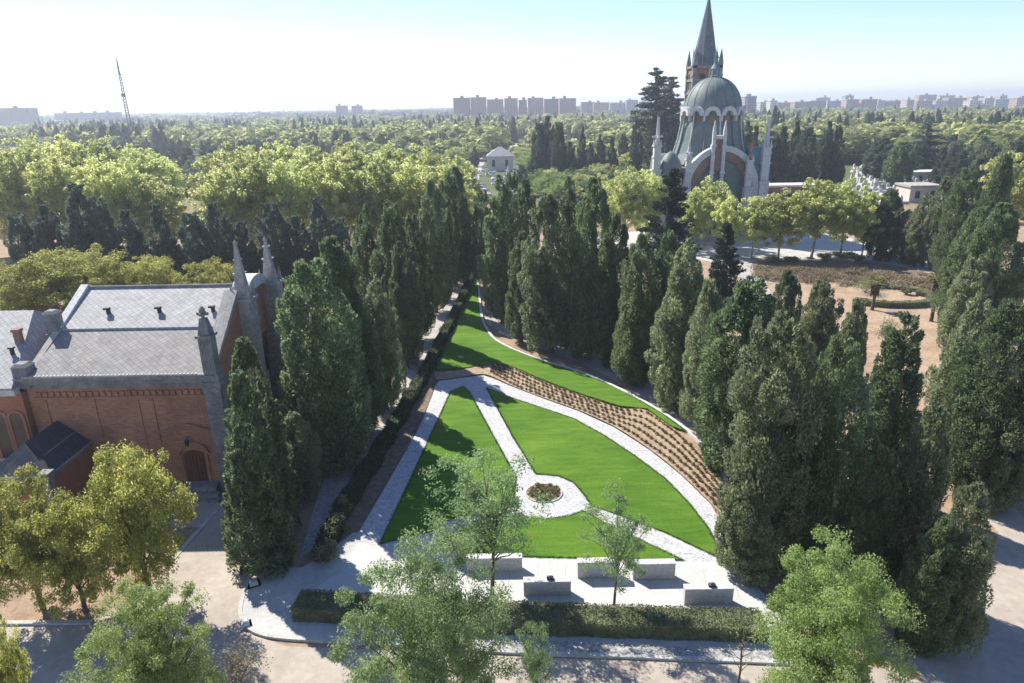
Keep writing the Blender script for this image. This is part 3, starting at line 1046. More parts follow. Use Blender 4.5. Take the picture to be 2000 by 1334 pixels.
# plaza before the church, path lanes to the right
sheet('plaza', ground_line([(1100, 470), (1240, 452), (1300, 448), (1560, 450), (1700, 470), (1890, 520), (1960, 560), (1900, 556), (1780, 524), (1680, 508), (1470, 504), (1420, 520), (1340, 500), (1100, 500)], 0.03, False), 0.04, M['pave'])
sheet('path', ground_line([(1440, 500), (1500, 520), (1500, 560), (1560, 640), (1560, 700), (1520, 700), (1490, 600), (1440, 540)], 0.03), 0.045, M['walk'])
sheet('dry_lawn', ground_line([(1500, 560), (1560, 530), (1700, 520), (1850, 545), (1900, 600), (1870, 660), (1840, 800), (1870, 930), (1750, 720), (1600, 650)], 0.02), 0.03, M['dirt'])
sheet('soil_bank', ground_line([(1468, 512), (1560, 508), (1690, 513), (1800, 530), (1890, 552), (1860, 572), (1760, 560), (1640, 552), (1520, 552), (1478, 540)], .05), 0.06, M['soil'])
sheet('road', ground_line([(912, 350), (905, 335), (930, 300), (990, 280), (1010, 284), (950, 308), (935, 350)], 0.02, False), 0.03, M['walk'])

# ------------------------------------------------------------------ chapel on the left
XL, XR, YF = -33.4, -20.5, 43.4
ch = empty('chapel', ((XL + XR) / 2, 50, 0), 'red brick chapel with pale slate roof and twin stone pinnacles, beside the tall cypresses', 'chapel')
mb = MB().box(XL, XR, YF, 60, -0.2, 8.15)
wall = mb.build('wall', M['brick'], ch)
mb = MB().box(XL - .12, XR + .12, YF - .14, YF + 0.3, -0.2, 0.75)
mb.build('plinth', M['stone_grey'], ch, bevel=.03)
mb = MB()
for x in (XL + 1.0, XL + 4.35, XL + 7.35, XL + 8.35, XR - .75):
    mb.box(x, x + 0.18, YF - .07, YF + .1, 3.6 if x > XL + 8 else 0.75, 7.35)
for i in range(26):
    x = XL + 0.7 + i * (XR - XL - 1.9) / 25
    mb.box(x, x + .26, YF - .12, YF + .1, 7.55, 7.9)
mb.box(XL + .5, XR - .5, YF - .08, YF + .1, 7.35, 7.5)
mb.build('brick_moulding', M['brick'], ch)
mb = MB().box(XL - .1, XR + .1, YF - .18, YF + 0.4, 8.15, 8.55).box(XL - .3, XR + .3, YF - .42, YF + .5, 8.55, 8.85).box(XL - .38, XR + .38, YF - .55, YF + .5, 8.85, 9.1)
mb.build('cornice', M['stone_grey'], ch, bevel=.04)
mb = MB()
for i in range(44):
    x = XL + .9 + i * (XR - XL - 1.8) / 43
    mb.cbox(x, YF - .28, .15, .5, 9.1, 9.24)
mb.cbox((XL + XR) / 2, YF - .42, XR - XL - .5, .2, 9.102, 9.2)
mb.build('eave_course', M['stone'], ch)
# roofs: low pitch in front, steeper above
RY0, RZ0, RY1, RZ1, RY2, RZ2 = YF - .35, 9.2, 47.5, 11.05, 51.6, 13.15
xl, xr = XL + .55, XR - .3
MB().slab([(xl, RY0, RZ0), (xr, RY0, RZ0), (xr, RY1, RZ1), (xl, RY1, RZ1)], .18).build('lower_roof', M['slate_low'], ch)
MB().slab([(xl + .1, RY1 - .1, RZ1 + .10), (xr, RY1 - .1, RZ1 + .10), (xr, RY2, RZ2), (xl + .1, RY2, RZ2)], .16) \
    .slab([(xl + .1, RY2, RZ2), (xr, RY2, RZ2), (xr, 60.6, 8.6), (xl + .1, 60.6, 8.6)], .16).build('upper_roof', M['slate'], ch)
MB().tube([(xl, RY2, RZ2 + .04), (xr, RY2, RZ2 + .04)], .12, 8).build('ridge_cap', M['stone_grey'], ch)
for px, py in ((212, 610), (312, 610), (417, 610)):
    p = at(px, py, 48.9)
    mb = MB().cbox(p.x, 48.9, .22, .22, 11.6, 12.15).cbox(p.x - .05, 48.85, .42, .3, 12.15, 12.3)
    mb.build('roof_vent', M['dark'], ch)
# left gable coping and its stone blocks
MB().prism_yz([(RY1, RZ1 - .3), (RY1, RZ1 + .28), (RY2, RZ2 + .28), (60.5, 8.9), (60.5, 8.2), (RY2, RZ2 - .3)], XL + .1, xl + .12).build('gable_coping', M['white_stone'], ch)
MB().prism_yz([(YF, 8.6), (YF, 9.28), (RY1, RZ1 + .14), (RY1, RZ1 - .5)], XL + .15, xl + .05).build('gable_coping', M['stone'], ch)
for x, y, z0, z1, w in ((XL + .1, 47.6, 10.2, 12.55, .85), (XL + .1, YF + .1, 8.3, 10.05, 1.0)):
    mb = MB().cbox(x, y, w, w, z0, z1 - .25).cbox(x, y, w + .18, w + .18, z0 + .5, z0 + .65)
    mb.frustum(x, y, w + .14, w * .62, z1 - .25, z1)
    mb.build('corner_block', M['stone_grey'], ch, bevel=.04)
MB().cbox(XL - 1.7, 46.2, .42, .42, 9.6, 11.5).cbox(XL - 1.7, 46.2, .54, .54, 11.4, 11.6).build('chimney', M['brick_church'], ch)
# front corner pier and pinnacle
MB().cbox(XR + .05, YF, 1.15, 1.0, -.1, 9.1).cbox(XR + .05, YF, 1.35, 1.2, 8.2, 8.6).cbox(XR + .05, YF, 1.3, 1.15, 5.9, 6.2).build('corner_pier', M['stone_grey'], ch, bevel=.03)
px_, py_ = XR + .05, YF
mb = MB().cbox(px_, py_, .86, .86, 9.1, 11.7)
for dx in (-.3, -.1, .1, .3):
    mb.box(px_ + dx - .04, px_ + dx + .04, py_ - .47, py_ - .42, 9.4, 11.5)
mb.cbox(px_, py_, 1.1, 1.1, 11.7, 11.9).frustum(px_, py_, .8, .42, 11.9, 13.0)
pin = mb.build('pinnacle', M['stone_grey'], ch, bevel=.02)
mb = MB().frustum(px_, py_, .2, .2, 13.0, 13.2, 8).cbox(px_, py_, .75, .18, 13.2, 13.4).cbox(px_, py_, .18, .75, 13.2, 13.4).lathe(px_, py_, [(.05, 13.3), (.2, 13.45), (.22, 13.6), (.05, 13.8)], 8)
mb.build('finial', M['stone_grey'], pin)
# west front: parapet, buttress towers with obelisks, brick bell gable and tall portal
MB().prism_yz([(YF + .55, 8.0), (YF + .55, 9.9), (48.6, 13.2), (48.6, 8.0)], XR - .4, XR + .35).build('gable_wall', M['brick'], ch)
MB().prism_yz([(YF + .5, 9.85), (YF + .5, 10.2), (48.6, 13.55), (48.6, 13.15)], XR - .5, XR + .45).build('gable_coping', M['stone'], ch)
MB().prism_yz([(55.2, 8.0), (55.2, 12.6), (60, 9.6), (60, 8.0)], XR - .4, XR + .35).build('gable_wall', M['brick'], ch)
for y in (49.2, 54.2):
    x = XR + (.55 if y < 50 else .95)
    mb = MB().cbox(x, y, 1.7, 1.5, -.1, 6.5).cbox(x, y, 1.45, 1.25, 6.5, 12.6).cbox(x, y, 1.7, 1.5, 6.4, 6.7).cbox(x, y, 1.65, 1.45, 10.9, 11.15)
    mb.cbox(x, y, 1.75, 1.55, 12.6, 12.85)
    for sx_ in (-1, 1):
        for sy_ in (-1, 1):
            mb.frustum(x + .62 * sx_, y + .52 * sy_, .3, .04, 12.85, 13.9)
    zt = 16.7 if y < 50 else 16.0
    bt = mb.build('buttress', M['stone'], ch, bevel=.03)
    mb = MB().frustum(x, y, .95, .8, 12.85, 13.6).frustum(x, y, .78, .16, 13.6, 16.9 if y < 50 else 16.2).lathe(x, y, [(.03, zt - .1), (.16, zt + .08), (.16, zt + .2), (.03, zt + .4)], 8)
    for z, w in ((14.6, .78), (15.6, .5)):
        mb.cbox(x, y, w, w, z, z + .1)
    mb.build('obelisk', M['stone'], bt)
MB().box(XR - .3, XR + .5, 49.9, 53.5, 9.0, 13.0).build('bell_gable', M['brick'], ch)
mb = MB()
pts = [(51.7 + 1.9 * math.cos(a), 13.0 + .95 * math.sin(a)) for a in np.linspace(0, math.pi, 15)]
mb.prism_yz(pts, XR - .5, XR + .8)
mb.build('gable_cap', M['white_stone'], ch)
mb = MB().prism_yz([(50.1, 0), (53.3, 0), (53.3, 6.5)] + [(51.7 + 1.6 * math.cos(a), 6.5 + 2.0 * math.sin(a)) for a in np.linspace(.2, math.pi - .2, 9)] + [(50.1, 6.5)], XR + .05, XR + .12)
mb.build('portal', M['dark'], ch)  # flat plate, the shade of the recess is its dark colour
# side door with its hood, lamp and step
dx0, dx1 = -23.5, -22.05
mb = MB().prism_xz([(dx0, .75), (dx1, .75), (dx1, 2.9)] + [((dx0 + dx1) / 2 + (dx1 - dx0) / 2 * math.cos(a), 2.9 + .32 * math.sin(a)) for a in np.linspace(.25, math.pi - .25, 7)] + [(dx0, 2.9)], YF - .05, YF + .1)
door = mb.build('door', M['door_wood'], ch)
mb = MB()
for i in range(6):
    x = dx0 + .1 + i * .25
    mb.box(x, x + .03, YF - .075, YF - .045, .85, 2.9)
mb.build('board_joint', M['dark'], door)
MB().tube([(-22.7, YF - .09, 1.8), (-22.7, YF - .09, 2.1)], .025).build('handle', M['dark'], door)
mb = MB().arch_ring((dx0 + dx1) / 2, 2.75, .95, 1.2, YF - .13, YF + .05, 12, 168, 14)
mb.box(dx0 - .28, dx0 - .1, YF - .1, YF + .05, .75, 2.95).box(dx1 + .1, dx1 + .28, YF - .1, YF + .05, .75, 2.95)
mb.build('door_surround', M['brick'], ch)
mb = MB()
for pts in ([(-25.2, 4.7), (-24.6, 4.75), (-23.5, 5.05), (-22.75, 5.3), (-22.0, 5.05), (-21.2, 4.75)],):
    mb.tube([(x, YF - .08, z) for x, z in pts], .1, 6)
mb.build('hood_mould', M['brick'], ch)
mb = MB().tube([(-22.9, YF, 4.3), (-22.9, YF - .35, 4.4), (-22.9, YF - .4, 4.25)], .03).lathe(-22.9, YF - .4, [(.05, 3.75), (.14, 3.85), (.18, 4.15), (.05, 4.3)], 8)
mb.build('wall_lamp', M['dark'], ch)
MB().box(-24.4, -21.2, YF - .9, YF - .14, -.1, .72).box(-24.8, -20.9, YF - 1.35, YF - .9, -.1, .42).box(-25.1, -20.7, YF - 1.8, YF - 1.35, -.1, .2).build('doorstep', M['stone_grey'], ch, bevel=.02)
# west wing
wx0, wx1 = -48, XL - .05
MB().box(wx0, wx1, 42.9, 56, -.1, 8.0).build('wing_wall', M['brick_orange'], ch)
MB().box(wx0, wx1 - .1, 42.5, 43.0, 8.0, 8.45).box(wx0, wx1 - .1, 42.3, 43.0, 8.45, 8.65).build('wing_cornice', M['white_stone'], ch)
ax = -35.7
mb = MB().slab([(wx0, 42.2, 8.68), (wx1, 42.2, 8.68), (ax, 49.2, 12.1), (wx0, 49.2, 12.1)], .15)
mb.slab([(wx1, 42.2, 8.68), (wx1, 56.2, 8.68), (ax, 49.2, 12.1)], .15).slab([(wx1, 56.2, 8.68), (wx0, 56.2, 8.68), (wx0, 49.2, 12.1), (ax, 49.2, 12.1)], .15)
mb.build('wing_roof', M['slate'], ch)
p = at(22, 680, 45.1)
MB().cbox(p.x, 45.1, .2, .2, 9.7, 10.5).cbox(p.x, 45.1, .36, .3, 10.5, 10.62).build('roof_vent', M['dark'], ch)
for x in (-37.0, -35.4, -34.2):
    w = .42
    mb = MB().prism_xz([(x - w, 3.2), (x + w, 3.2), (x + w, 6.2)] + [(x + w * math.cos(a), 6.2 + w * math.sin(a)) for a in np.linspace(.2, math.pi - .2, 8)] + [(x - w, 6.2)], 42.84, 42.95)
    wn = mb.build('window', M['glass'], ch)
    MB().arch_ring(x, 6.2, w, w + .2, 42.8, 42.95, 0, 180, 10).box(x - w - .2, x - w, 42.8, 42.95, 3.2, 6.2).box(x + w, x + w + .2, 42.8, 42.95, 3.2, 6.2).build('frame', M['brick_orange'], wn)
    MB().box(x - w - .3, x + w + .3, 42.7, 42.9, 3.0, 3.2).build('sill', M['stone'], wn)
# low porch with hipped roof, the slope's shade put into its slate colour
qx0, qx1, qy0, qz = -33.9, -29.75, 38.4, 4.05
MB().box(qx0 + .3, qx1 - .3, qy0 + .3, YF - .02, -.1, qz - .35).build('porch_wall', M['brick_orange'], ch)
MB().box(qx0 + .1, qx1 - .1, qy0 + .1, YF - .15, qz - .35, qz - .02).build('porch_cornice', M['stone_grey'], ch, bevel=.03)
rx = (qx0 + qx1) / 2
hz, hy = 5.75, 39.9
MB().slab([(qx1, qy0, qz), (qx1, YF, qz), (rx, YF, hz), (rx, hy, hz)], .1).slab([(qx0, qy0, qz), (rx, hy, hz), (rx, YF, hz), (qx0, YF, qz)], .1) \
    .slab([(qx0, qy0, qz), (qx1, qy0, qz), (rx, hy, hz)], .1).build('porch_roof', M['slate_shaded'], ch)
MB().tube([(qx1 + .04, qy0, qz + .02), (qx1 + .04, YF - .2, qz + .02)], .09, 6).tube([(qx0, qy0 - .04, qz + .02), (qx1, qy0 - .04, qz + .02)], .09, 6) \
    .tube([(qx1 - .95, hy - .0, qz + .83), (qx1 - .95, YF, qz + .83)], .04, 5).build('porch_gutter', M['stone_grey'], ch)
MB().cbox(qx1 - .1, qy0 + .1, .55, .55, -.1, 4.25).cbox(qx1 - .1, qy0 + .1, .75, .75, 4.25, 4.45).build('porch_pier', M['stone_grey'], ch, bevel=.03)

# ------------------------------------------------------------------ big church in the background
cc = at(1391, 225, 147)
CX, CY = cc.x, 147.0
church = empty('church', (CX, CY, 0), 'tall church with grey green dome, white scalloped arcade and great brick arch', 'church')
def c(x): return CX + x
def cy(y): return CY + y
dome_r, dz = 5.75, 24.0
prof = [(dome_r * math.cos(a) ** 0.92, dz + 6.7 * math.sin(a)) for a in np.linspace(0, math.pi / 2 * .97, 18)]
dm = MB().lathe(CX, CY, prof, 48).build('dome', M['copper'], church, smooth=True)
mb = MB()
for k in range(16):
    a = 2 * math.pi * (k + .5) / 16
    mb.tube([(CX + (r + .03) * math.cos(a), CY + (r + .03) * math.sin(a), z) for r, z in prof[:-1]], .035, 5)
mb.build('dome_rib', M['copper'], dm)
# lantern with figure
mb = MB().lathe(CX, CY, [(1.15, 30.4), (1.15, 30.9), (.8, 31.1), (.8, 32.1), (1.0, 32.2), (.55, 32.9), (.35, 33.4)], 10)
ln = mb.build('lantern', M['copper_blue'], church)
mb = MB().lathe(CX, CY, [(.42, 33.3), (.36, 34.0), (.42, 34.6), (.22, 35.0), (.24, 35.3), (.05, 35.6)], 10).tube([(CX, CY, 34.5), (CX - .6, CY, 35.0)], .12).tube([(CX, CY, 34.5), (CX + .5, CY, 34.2)], .12)
mb.build('statue', M['copper_blue'], ln)
for k in range(8):
    a = 2 * math.pi * k / 8
    MB().frustum(CX + 1.15 * math.cos(a), CY + 1.15 * math.sin(a), .28, .05, 30.8, 32.4, 6).build('pinnacle', M['stone'], ln)
# white scalloped arcade round the foot of the dome
rr_ = 5.95
for k in range(12):
    a = 2 * math.pi * (k + .5) / 12 - math.pi / 2
    w = 2 * math.pi * rr_ / 12
    sub = MB().arch_ring(0, 0, w * .25, w * .5, -.45, .5, -8, 188, 14).cbox(-w * .5, 0, .42, .7, -1.2, .1)
    m3 = Matrix.Translation((CX + rr_ * math.cos(a), CY + rr_ * math.sin(a), 23.55)) @ Matrix.Rotation(a + math.pi / 2, 4, 'Z')
    mb = MB().add([m3 @ Vector(v) for v in sub.v], sub.f)
    mb.build('arcade_arch', M['white_stone'], church)
# drum with tall windows, flaring skirt
MB().lathe(CX, CY, [(5.5, 16.0), (5.45, 24.1)], 28).build('drum', M['copper'], church)
for k in range(12):
    a = 2 * math.pi * (k + .5) / 12 - math.pi / 2
    sub = MB().prism_xz([(-.55, 19.4), (.55, 19.4), (.55, 22.9)] + [(.55 * math.cos(t), 22.9 + .6 * math.sin(t)) for t in np.linspace(.2, 2.94, 7)] + [(-.55, 22.9)], -.06, .1)
    m3 = Matrix.Translation((CX + 5.47 * math.cos(a), CY + 5.47 * math.sin(a), 0)) @ Matrix.Rotation(a + math.pi / 2, 4, 'Z')
    MB().add([m3 @ Vector(v) for v in sub.v], sub.f).build('window', M['brick_church'], church)
MB().lathe(CX, CY, [(8.2, 14.0), (7.2, 16.0), (6.5, 18.5), (6.0, 21.2), (5.52, 22.6)], 14, rot=-math.pi / 2).build('skirt_roof', M['copper'], church)
for k in range(14):
    a = 2 * math.pi * k / 14 - math.pi / 2
    q = [(8.3, 14.1), (7.35, 16.0), (6.65, 18.5), (6.2, 21.2), (6.0, 23.4)]
    MB().tube([(CX + r * math.cos(a), CY + r * math.sin(a), z) for r, z in q], .15, 6).build('rib', M['copper' if k % 2 else 'white_stone'], church)
# body of the church
MB().box(c(-8.2), c(8.2), cy(-8.2), cy(8.2), 0, 13.6).box(c(-11.2), c(11.2), cy(-5), cy(5), 0, 12).build('wall', M['brick_church'], church)
# vaulted arms: half barrels in copper behind each big arch
mb = MB()
pts = [(c(7.3 * math.cos(t)), 9.2 + 8.0 * math.sin(t)) for t in np.linspace(0, math.pi, 19)]
mb.prism_xz(pts, cy(-8.6), cy(8.6))
mb.build('vault_roof', M['copper'], church, smooth=True)
mb = MB()
pts = [(cy(4.6 * math.cos(t)), 11.4 + 4.6 * math.sin(t)) for t in np.linspace(0, math.pi, 15)]
mb.prism_yz(pts, c(-11.4), c(11.4))
mb.build('vault_roof', M['copper'], church, smooth=True)
ay = -9.0
mb = MB()
def ell_ring(mb, a0, b0, a1, b1, z, y0, y1, n=26):
    vs, fs = [], []
    for i in range(n + 1):
        t = math.pi * i / n
        co, si = math.cos(t), math.sin(t)
        vs += [(c(a0 * co), cy(y0), z + b0 * si), (c(a1 * co), cy(y0), z + b1 * si), (c(a1 * co), cy(y1), z + b1 * si), (c(a0 * co), cy(y1), z + b0 * si)]
    for i in range(n):
        for k in range(4):
            a, b = i * 4 + k, i * 4 + (k + 1) % 4
            fs.append((a, b, b + 4, a + 4))
    fs += [(3, 2, 1, 0), tuple(n * 4 + k for k in range(4))]
    mb.add(vs, fs)
ell_ring(mb, 6.3, 7.6, 7.5, 8.7, 9.2, -9.7, -8.2)
mb.box(c(-7.5), c(-6.3), cy(-9.7), cy(-8.2), 0, 9.2).box(c(6.3), c(7.5), cy(-9.7), cy(-8.2), 0, 9.2)
mb.build('great_arch', M['white_stone'], church)
mb = MB()
ell_ring(mb, 4.7, 6.0, 6.3, 7.6, 9.2, -9.45, -8.3)
mb.box(c(-6.3), c(-4.7), cy(-9.45), cy(-8.3), 0, 9.2).box(c(4.7), c(6.3), cy(-9.45), cy(-8.3), 0, 9.2)
mb.build('brick_arch', M['brick_church'], church)
pts = [(c(4.7 * math.cos(t)), 9.2 + 6.0 * math.sin(t)) for t in np.linspace(0, math.pi, 19)]
MB().prism_xz([(c(4.7), 0.0)] + pts + [(c(-4.7), 0.0)], cy(-9.0), cy(-8.65)).build('arch_infill', M['copper'], church)
# two slender piers in front with brick between and a white lintel
for x in (-2.1, -.05):
    mb = MB().cbox(c(x), cy(-9.9), .62, .62, 0, 20.6).cbox(c(x), cy(-9.9), .9, .9, 12.6, 13.1).cbox(c(x), cy(-9.9), .95, .95, 17.6, 18.1).frustum(c(x), cy(-9.9), .6, .15, 20.6, 22.6)
    mb.build('pier', M['white_stone'], church, bevel=.03)
MB().box(c(-1.76), c(-.38), cy(-9.75), cy(-8.6), 13.2, 19.1).build('brick_panel', M['brick_church'], church)
MB().box(c(-1.76), c(-.38), cy(-10.3), cy(-8.5), 19.15, 19.8).build('lintel', M['white_stone'], church, bevel=.05)
# corner pinnacles and side chapels with steep roofs
def pinnacle(x, y, w, z0, z1, z2, mat='white_stone', cross=True, cap=None):
    mb = MB().cbox(c(x), cy(y), w * 1.25, w * 1.25, 0, z0).cbox(c(x), cy(y), w * 1.45, w * 1.45, z0 - .3, z0).cbox(c(x), cy(y), w, w, z0, z1)
    mb.cbox(c(x), cy(y), w * 1.25, w * 1.25, (z0 + z1) / 2, (z0 + z1) / 2 + .25).cbox(c(x), cy(y), w * 1.3, w * 1.3, z1 - .2, z1)
    for s1 in (-1, 1):
        for s2 in (-1, 1):
            mb.frustum(c(x + s1 * w * .45), cy(y + s2 * w * .45), w * .26, .03, z1, z1 + w * .9)
    pn = mb.build('pinnacle', M[mat], church, bevel=.03)
    mb = MB().frustum(c(x), cy(y), w * .62, w * .3, z1, z2, 8) if cross else MB().frustum(c(x), cy(y), w * .6, w * .2, z1, z1 + 1.6, 8).frustum(c(x), cy(y), w * .25, w * .65, z1 + 1.6, z2, 8)
    if cross:
        mb.cbox(c(x), cy(y), w * 1.5, w * .3, z1 + (z2 - z1) * .28, z1 + (z2 - z1) * .28 + .35).cbox(c(x), cy(y), w * .3, w * 1.5, z1 + (z2 - z1) * .28, z1 + (z2 - z1) * .28 + .35)
    mb.build('finial', M[cap or mat], pn)
pinnacle(-12.6, -8.0, 1.35, 13.5, 18.0, 23.4)
pinnacle(-6.6, -9.3, 1.0, 12.5, 15.5, 18.6)
pinnacle(5.0, -10.5, 1.15, 10.0, 15.2, 18.4, cap='terracotta', cross=False)
pinnacle(8.5, -9.0, 1.5, 11.0, 17.6, 23.0)
MB().add([(c(5.2), cy(-9.3), 6.5), (c(8.6), cy(-9.3), 6.5), (c(8.6), cy(-5), 6.5), (c(5.2), cy(-5), 6.5), (c(5.4), cy(-8.5), 17.4), (c(8.3), cy(-8.5), 17.4), (c(8.3), cy(-6.0), 17.4), (c(5.4), cy(-6.0), 17.4)],
         [(0, 1, 5, 4), (1, 2, 6, 5), (2, 3, 7, 6), (3, 0, 4, 7), (4, 5, 6, 7)]).build('side_roof', M['copper_blue'], church)
MB().box(c(5.3), c(8.6), cy(-9.25), cy(-5), 0, 6.49).build('side_wall', M['white_stone'], church)
MB().lathe(c(-9.6), cy(-7.0), [(2.6, 12.0), (2.5, 13.2), (2.0, 14.8), (1.1, 16.2), (.1, 16.9)], 16).build('side_dome', M['copper'], church, smooth=True)
MB().box(c(-12.4), c(-7.6), cy(-9.0), cy(-4.4), 0, 12).build('side_wall', M['white_stone'], church)
# steps
MB().box(c(-5.5), c(5.5), cy(-12.2), cy(-9.75), -.1, .9).box(c(-6), c(6), cy(-13.2), cy(-12.2), -.1, .6).box(c(-6.5), c(6.5), cy(-14.2), cy(-13.2), -.1, .3).build('steps', M['stone'], church)

# bell tower behind it
tc_ = at(1372, 180, 168)
TX, TY = tc_.x, 168.0
tower = empty('bell_tower', (TX, TY, 0), 'slender brick bell tower with tall slate spire rising behind the green dome', 'tower')
MB().cbox(TX, TY, 6.0, 6.0, 0, 33.2).build('wall', M['brick_church'], tower)
for sx_ in (-1, 1):
    for sy_ in (-1, 1):
        mb = MB().cbox(TX + sx_ * 2.9, TY + sy_ * 2.9, .9, .9, 0, 34.5).cbox(TX + sx_ * 2.9, TY + sy_ * 2.9, 1.15, 1.15, 31.4, 31.8).cbox(TX + sx_ * 2.9, TY + sy_ * 2.9, 1.15, 1.15, 28.0, 28.4).frustum(TX + sx_ * 2.9, TY + sy_ * 2.9, .9, .05, 34.5, 37.3)
        mb.build('corner_turret', M['stone_grey'], tower)
for z, w in ((27.6, 6.4), (30.4, 6.5), (33.2, 6.7)):
    MB().cbox(TX, TY, w, w, z, z + .5).build('string_course', M['stone_grey'], tower)
for k in range(4):
    for off in (-1.1, 1.1):
        sub = MB().prism_xz([(off - .6, 28.7), (off + .6, 28.7), (off + .6, 31.4)] + [(off + .6 * math.cos(t), 31.4 + .7 * math.sin(t)) for t in np.linspace(.2, 2.94, 6)] + [(off - .6, 31.4)], -3.06, -2.9)
        m3 = Matrix.Translation((TX, TY, 0)) @ Matrix.Rotation(k * math.pi / 2, 4, 'Z')
        bo = MB().add([m3 @ Vector(v) for v in sub.v], sub.f).build('belfry_opening', M['dark'], tower)
MB().frustum(TX, TY, 5.0, 4.7, 33.7, 36.0, 8).frustum(TX, TY, 4.7, .12, 36.0, 48.5, 8).build('spire', M['spire'], tower)
for k in range(8):
    a = math.pi / 8 + k * math.pi / 4
    MB().frustum(TX + 2.55 * math.cos(a), TY + 2.55 * math.sin(a), .55, .04, 33.7, 38.0, 4).build('pinnacle', M['spire'], tower)
MB().tube([(TX, TY, 48.3), (TX, TY, 49.2)], .07).build('finial', M['dark'], tower)

# ------------------------------------------------------------------ pale stone blocks on the terrace
def block(px0, px1, ptop, pbase, label, plate):
    """a low concrete block: front face seen between px0 and px1"""
    a, b_ = P(px0, pbase, .145), P(px1, pbase, .145)
    w, x = b_.x - a.x, (a.x + b_.x) / 2
    y = (a.y + b_.y) / 2
    h = at((px0 + px1) / 2, ptop, y).z - .145
    e = empty('stone_block', (x, y, .145), label, 'block', 'concrete blocks on the terrace')
    o = MB().box(x - w / 2, x + w / 2, y, y + .42, .145, .145 + h - .07).build('body', M['bench'], e, bevel=.015)
    MB().box(x - w / 2 - .015, x + w / 2 + .015, y - .02, y + .45, .145 + h - .067, .145 + h).build('cap', M['white_stone'], e, bevel=.01)  # paler slab, the sunlit top face is put into its colour
    if plate:
        MB().box(x - .02, x + .36, y + .12, y + .3, .145 + h, .145 + h + .13).frustum(x + .17, y + .21, .3, .1, .145 + h + .13, .145 + h + .2).build('lantern', M['dark'], e)
    return e
block(912, 1020, 1090, 1117, 'pale concrete block partly hidden behind the leaning airy tree', False)
block(1128, 1209, 1098, 1129, 'pale concrete block just left of the small tree trunk by the lawn', False)
block(1236, 1318, 1101, 1132, 'pale concrete block just right of the small tree trunk by the lawn', False)
block(1023, 1115, 1136, 1164, 'pale concrete block with small dark lantern, left one nearest the hedge', True)
block(1336, 1431, 1150, 1181, 'pale concrete block with small dark lantern at the right end of the terrace', True)
# rough markers at the road corner
def marker(px, py, w, h, label, mat):
    p = P(px, py, .05)
    e = empty('stone_marker', (p.x, p.y, 0), label, 'marker', None, .5)
    sub = MB().frustum(0, 0, w, w * .85, -.02, h * .8).frustum(0, 0, w * .9, w * .5, h * .8, h)
    link('body', sub.mesh('body', M[mat]), e)
    link('base', MB().cbox(0, 0, w * 1.5, w * 1.5, -.05, .12).mesh('base', M['stone_grey']), e)
    return e
marker(493, 1112, .4, .95, 'short white stone post under the front cypress', 'white_stone')
marker(496, 1142, .5, .35, 'low white stone lump on the pavement corner below the cypress', 'white_stone')
marker(480, 1222, .42, .4, 'low white stone marker at the rounded kerb by the road', 'white_stone')
marker(474, 1120, .3, .5, 'small dark iron post beside the front cypress', 'dark')

# ------------------------------------------------------------------ far city, mast, cemetery buildings
def facade_mat(name, wall, win, bay, storey):
    m, nt, out = new_mat(name)
    tc = N(nt, 'ShaderNodeTexCoord')
    sx = N(nt, 'ShaderNodeSeparateXYZ')
    L(nt, tc.outputs['Object'], sx.inputs[0])
    ad = N(nt, 'ShaderNodeMath', operation='ADD')
    L(nt, sx.outputs[0], ad.inputs[0])
    L(nt, sx.outputs[1], ad.inputs[1])
    cbn = N(nt, 'ShaderNodeCombineXYZ')
    L(nt, ad.outputs[0], cbn.inputs[0])
    L(nt, sx.outputs[2], cbn.inputs[1])
    br = N(nt, 'ShaderNodeTexBrick', offset=0.0)
    br.inputs['Color1'].default_value = (*win, 1)
    br.inputs['Color2'].default_value = tuple(v * 1.3 for v in win) + (1,)
    br.inputs['Mortar'].default_value = (*wall, 1)
    br.inputs['Scale'].default_value = 1.0
    br.inputs['Mortar Size'].default_value = storey * .3
    br.inputs['Brick Width'].default_value = bay
    br.inputs['Row Height'].default_value = storey
    L(nt, cbn.outputs[0], br.inputs['Vector'])
    oi = N(nt, 'ShaderNodeObjectInfo')
    mr = N(nt, 'ShaderNodeMapRange')
    mr.inputs[3].default_value = .8
    mr.inputs[4].default_value = 1.15
    L(nt, oi.outputs['Random'], mr.inputs[0])
    hs = N(nt, 'ShaderNodeHueSaturation')
    L(nt, mr.outputs[0], hs.inputs['Value'])
    L(nt, br.outputs['Color'], hs.inputs['Color'])
    bs = N(nt, 'ShaderNodeBsdfPrincipled')
    bs.inputs['Roughness'].default_value = .85
    L(nt, hs.outputs[0], bs.inputs['Base Color'])
    L(nt, bs.outputs[0], out.inputs[0])
    return m
FAC = [facade_mat('facade_brown', (.27, .16, .125), (.07, .065, .07), 4, 3.2), facade_mat('facade_brick', (.36, .20, .15), (.09, .08, .08), 4, 3.2),
       facade_mat('facade_pale', (.55, .50, .46), (.13, .13, .14), 5, 3.2), facade_mat('facade_grey', (.36, .36, .38), (.09, .10, .12), 4, 3.2),
       facade_mat('facade_pink', (.45, .30, .25), (.12, .10, .10), 5, 3.2)]
NB = 0
